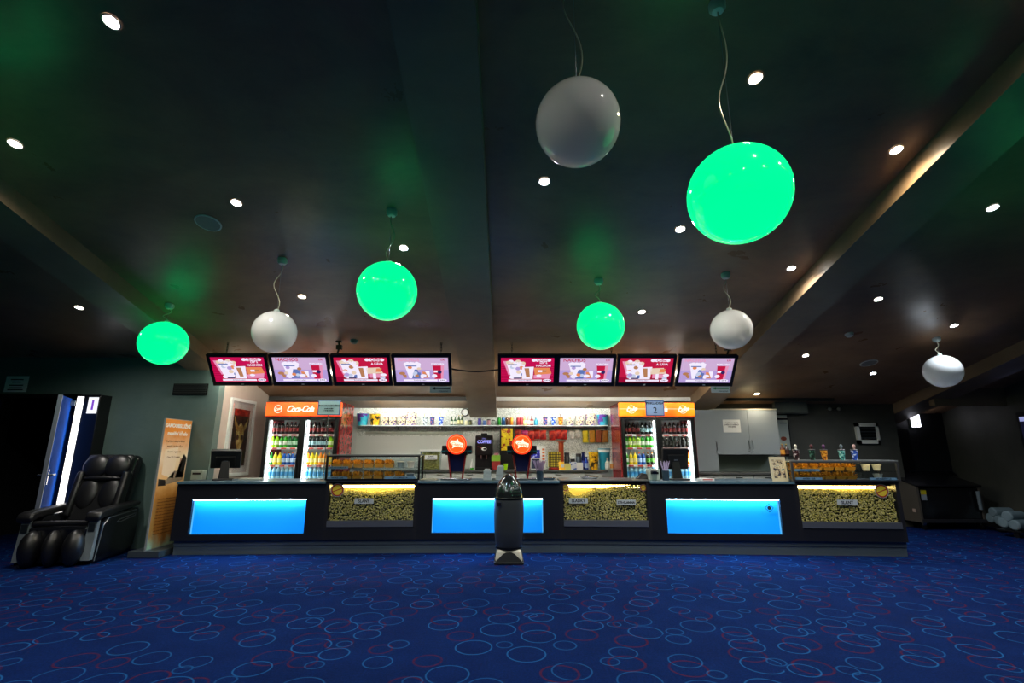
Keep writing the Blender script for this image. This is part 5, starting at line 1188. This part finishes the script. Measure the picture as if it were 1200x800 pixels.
# ================================================================== RIGHT SIDE
LAMG = mat('grey_laminate', '#8f9ba2', .42); N_, K_, b_ = nodes(LAMG); _n = noise(LAMG.node_tree, 90, 2, .8); K_.new(ramp(LAMG.node_tree, [(.38, '#77848c'), (.62, '#a4afb4')], _n.outputs['Fac']), b_.inputs['Base Color'])
def handle(parent, x, y, z0, z1):
    MB().tube([(x, y, z0), (x, y - .03, z0 + .015), (x, y - .03, z1 - .015), (x, y, z1)], .007, 8).build('handle', STEEL, parent, smooth=True)
    MB().sphere((x, y - .005, z0 - .03), .011, 10, 8).build('lock', STEEL, parent)
CY = 9.32
t = thing('tall_cabinet', 'tall grey speckled cabinet beside the right fridge', 'cabinet', (3.45, CY, 1.02)); x1 = at(837, 480, CY).x - 3.45; zt = at(825, 480, CY).z - 1.02
MB().box(0, x1, .02, .40, 0, zt).build('carcass', LAMG, t); d = MB().box(.004, x1 - .003, 0, .02, .02, zt - .004).build('door', LAMG, t); handle(d, x1 - .03, 0, at(838, 528, CY).z - 1.02, at(838, 517, CY).z - 1.02)
xa, xb = at(838, 500, CY).x, at(912, 500, CY).x; za, zb = at(870, 532.5, CY).z, at(870, 480, CY).z; xm = at(877, 500, CY).x
t = thing('wall_cabinet', 'grey two-door wall cabinet with a taped paper notice', 'cabinet', (xa, CY, za)); W = xb - xa; H = zb - za
MB().box(0, W, .02, .40, 0, H).build('carcass', LAMG, t); MB().box(-.01, W + .01, -.006, .40, H, H + .02).build('top_trim', mat('trim_pale', '#b9b8a4', .4), t)
for a, b, hx in ((.003, xm - xa - .003, xm - xa - .035), (xm - xa + .003, W - .003, xm - xa + .035)):
    d = MB().box(a, b, 0, .02, .003, H - .003).build('door', LAMG, t); handle(d, hx, 0, .09, .27)
np_ = at(857.5, 499, CY - .002)
t = thing('taped_notice', 'white paper notice taped to the grey cabinet door', 'notice', (np_.x, CY - .001, np_.z)); MB().box(-.165, .165, -.004, -.001, -.12, .12).build('sheet', PAPER, t)
for k, s in enumerate(('PROSÍM ZAVÍREJTE', 'DVEŘE OD SKŘÍNKY', 'DĚKUJEME')): text('lettering', s, .03, (0, -.005, .055 - k * .035), INK, t, bold=.0006)
back_unit(3.46, 4.5, 9.12, 'grey base cabinet under the wall cabinet, left one', 1.02); back_unit(4.51, 5.5, 9.12, 'grey base cabinet under the wall cabinet, right one', 1.02)
t = thing('side_worktop', 'dark worktop below the grey wall cabinet', 'worktop', (3.45, 9.08, .985)); MB().box(0, 2.06, 0, .64, 0, .035).build('slab', BENCHT, t, bevel=.003); MB().box(.56, 2.06, .62, .64, .035, .34).build('splashback', mat('splash', '#6f7c74', .5), t)
e0, e1 = at(908, 486, 9.7), at(927, 527, 9.7)
t = thing('tall_poster_panel', 'tall pale panel with small red logo beside the grey cabinet', 'panel', ((e0.x + e1.x) / 2, 9.70, e1.z)); w_ = (e1.x - e0.x) / 2; H = e0.z - e1.z
MB().box(-w_, w_, 0, .03, 0, H).build('board', mat('panel_pale', '#b5bfb4', .5), t); MB().box(w_, w_ + .02, -.004, .034, 0, H).build('edge', BLACK, t)
M = MB(); M.mat(0).card(-.1, .12, H - .1, H - .06, -.001); M.mat(1).disc(.0, H * .32, .06, .04, -.001, 16); M.mat(0).card(-.04, .1, H - .17, H - .155, -.001); M.build('print', [INK, mat('logo_red', '#8a3a1a', .5)], t, fix=False)
t = thing('air_vent_box', 'dark bulkhead box above the pale panel', 'vent', (5.45, 9.62, 2.13)); MB().box(-.12, .52, 0, .12, 0, .3).build('box', mat('bulk_grey', '#5c655f', .5), t); MB().box(-.1, .5, -.004, 0, .02, .03).build('slot', BLACK, t)
# sprinkler pair on dark wall
t = thing('wall_spotlight', 'tiny twin-headed lamp high on the dark right wall', 'lamp', (at(977, 479, 9.7).x, 9.70, at(977, 479, 9.7).z)); MB().box(-.12, .12, .0, .04, -.01, .01).build('bar', BLACK, t)
for s in (-1, 1): MB().sphere((s * .09, -.02, 0), .035, 12, 8).build('head', mat('lamp_head', '#7a7f78', .3), t, smooth=True)
# lit exit lamp
ep = at(1078.5, 491.5, 10.1)
t = thing('exit_lamp', 'small bright white box lamp over the dark right doorway', 'lamp', (ep.x, 10.24, ep.z)); MB().box(-.09, .09, 0, .06, -.15, .15).build('housing', WHITE, t); MB().box(-.085, .085, -.03, 0, -.14, .14).build('diffuser', emis('exit_glow', (.86, .86, 1), 5), t); MB().cyl((.02, -.034, -.09), .018, .006, 12, 'y').build('button', BLACK, t)
# sloping chest console on castors
cs = thing('chest_console', 'black chest console with sloping glossy lid on castors', 'console', (7.62, 9.3, 0)); W = 1.17
CSM = mat('console_side', '#4a453e', .5); CSB = mat('console_black', '#0f1014', .2, spec=.6)
MB().prism([(0, .13), (.72, .13), (.72, .95), (.0, .76)], -.02, .02, 'x').build('side_panel', CSM, cs); MB().prism([(0, .13), (.72, .13), (.72, .95), (.0, .76)], W - .02, W + .02, 'x').build('side_panel', CSM, cs)
MB().prism([(.03, .16), (.72, .16), (.72, .92), (.03, .73)], .02, W - .02, 'x').build('body', CSB, cs); MB().prism([(-.02, .76), (-.02, .785), (.73, .985), (.73, .955)], -.03, W + .03, 'x').build('lid', CSB, cs, bevel=.006)
MB().box(-.02, W + .02, -.02, .0, .13, .19).build('bumper', mat('bumper', '#26262a', .5), cs)
st = MB().box(.07, .17, .025, .029, .52, .70).build('service_sticker', mat('sticker_pale', '#8a949c', .5), cs); MB().box(.07, .17, .023, .025, .62, .70).build('yellow_patch', mat('sticker_yellow', '#b8a818', .5), st)
MB().cyl((W - .08, -.03, .36), .03, .32, 12).build('paper_tube', mat('tube_grey', '#6e7a80', .5), cs, smooth=True); MB().box(-.03, -.02, .1, .16, .3, .36).build('socket', mat('socket', '#b09a8c', .5), cs)
for x in (.06, W - .06):
    for y in (.06, .64):
        w0 = MB().cyl((x - .02, y, .045), .045, .04, 14, 'x').build('castor', BLACK, cs, smooth=True); MB().box(x - .03, x + .03, y - .02, y + .02, .08, .13).build('castor_fork', STEEL, w0)
# tied bundles on low trolley at the right edge
def bundle(px, py, Y, label):
    p = at(px, py, Y); t = thing('rolled_bundle', label, 'bundle', (p.x, Y, 0), R(rnd.uniform(-12, 12))); m = mat('roll_grey', '#6d8188', .6)
    for k, (dy, dz) in enumerate(((0, .2), (.16, .22), (.08, .33))): MB().cyl((-.16, dy, dz), .085, .33, 14, 'x').build('roll', m, t, smooth=True, bevel=.02)
    MB().box(-.18, .19, -.1, .26, .09, .115).build('tray', BLACK, t)
    for x in (-.13, .13): MB().cyl((x - .02, .0, .045), .045, .04, 12, 'x').build('castor', BLACK, t, smooth=True)
bundle(1180, 610, 9.05, 'grey rolled bundle on a low trolley beside the console'); bundle(1197, 616, 8.5, 'grey rolled bundle at the right edge by the wall')
t = thing('folded_trolley_frame', 'thin dark tubular frame leaning behind the console', 'frame', (8.3, 10.12, 0)); MB().tube([(-.1, 0, 0), (-.1, .1, .9), (0, .1, 1.0), (.85, .1, 1.0), (.98, .1, .88), (1.0, 0, 0)], .016, 8).build('tube', mat('frame_blue', '#1c2030', .4, .5), t, smooth=True); MB().tube([(-.1, .05, .5), (1.0, .05, .5)], .012, 8).build('crossbar', mat('frame_blue', '#1c2030', .4, .5), t)
t = thing('wall_display', 'dark display screen on the right side wall at the edge of view', 'screen', (9.25, 8.66, 1.3)); MB().box(-.06, 0, -.55, .08, -.05, .78).build('housing', BLACK, t, bevel=.006); MB().box(-.063, -.06, -.5, .03, 0, .7).build('panel', mat('screen_off', '#10142a', .1, emit=(.1, .1, .3), es=.06), t); MB().box(-.0635, -.063, -.5, .03, .62, .7).build('title_bar', emis('title_bar', (.5, .55, 1), .6), t)
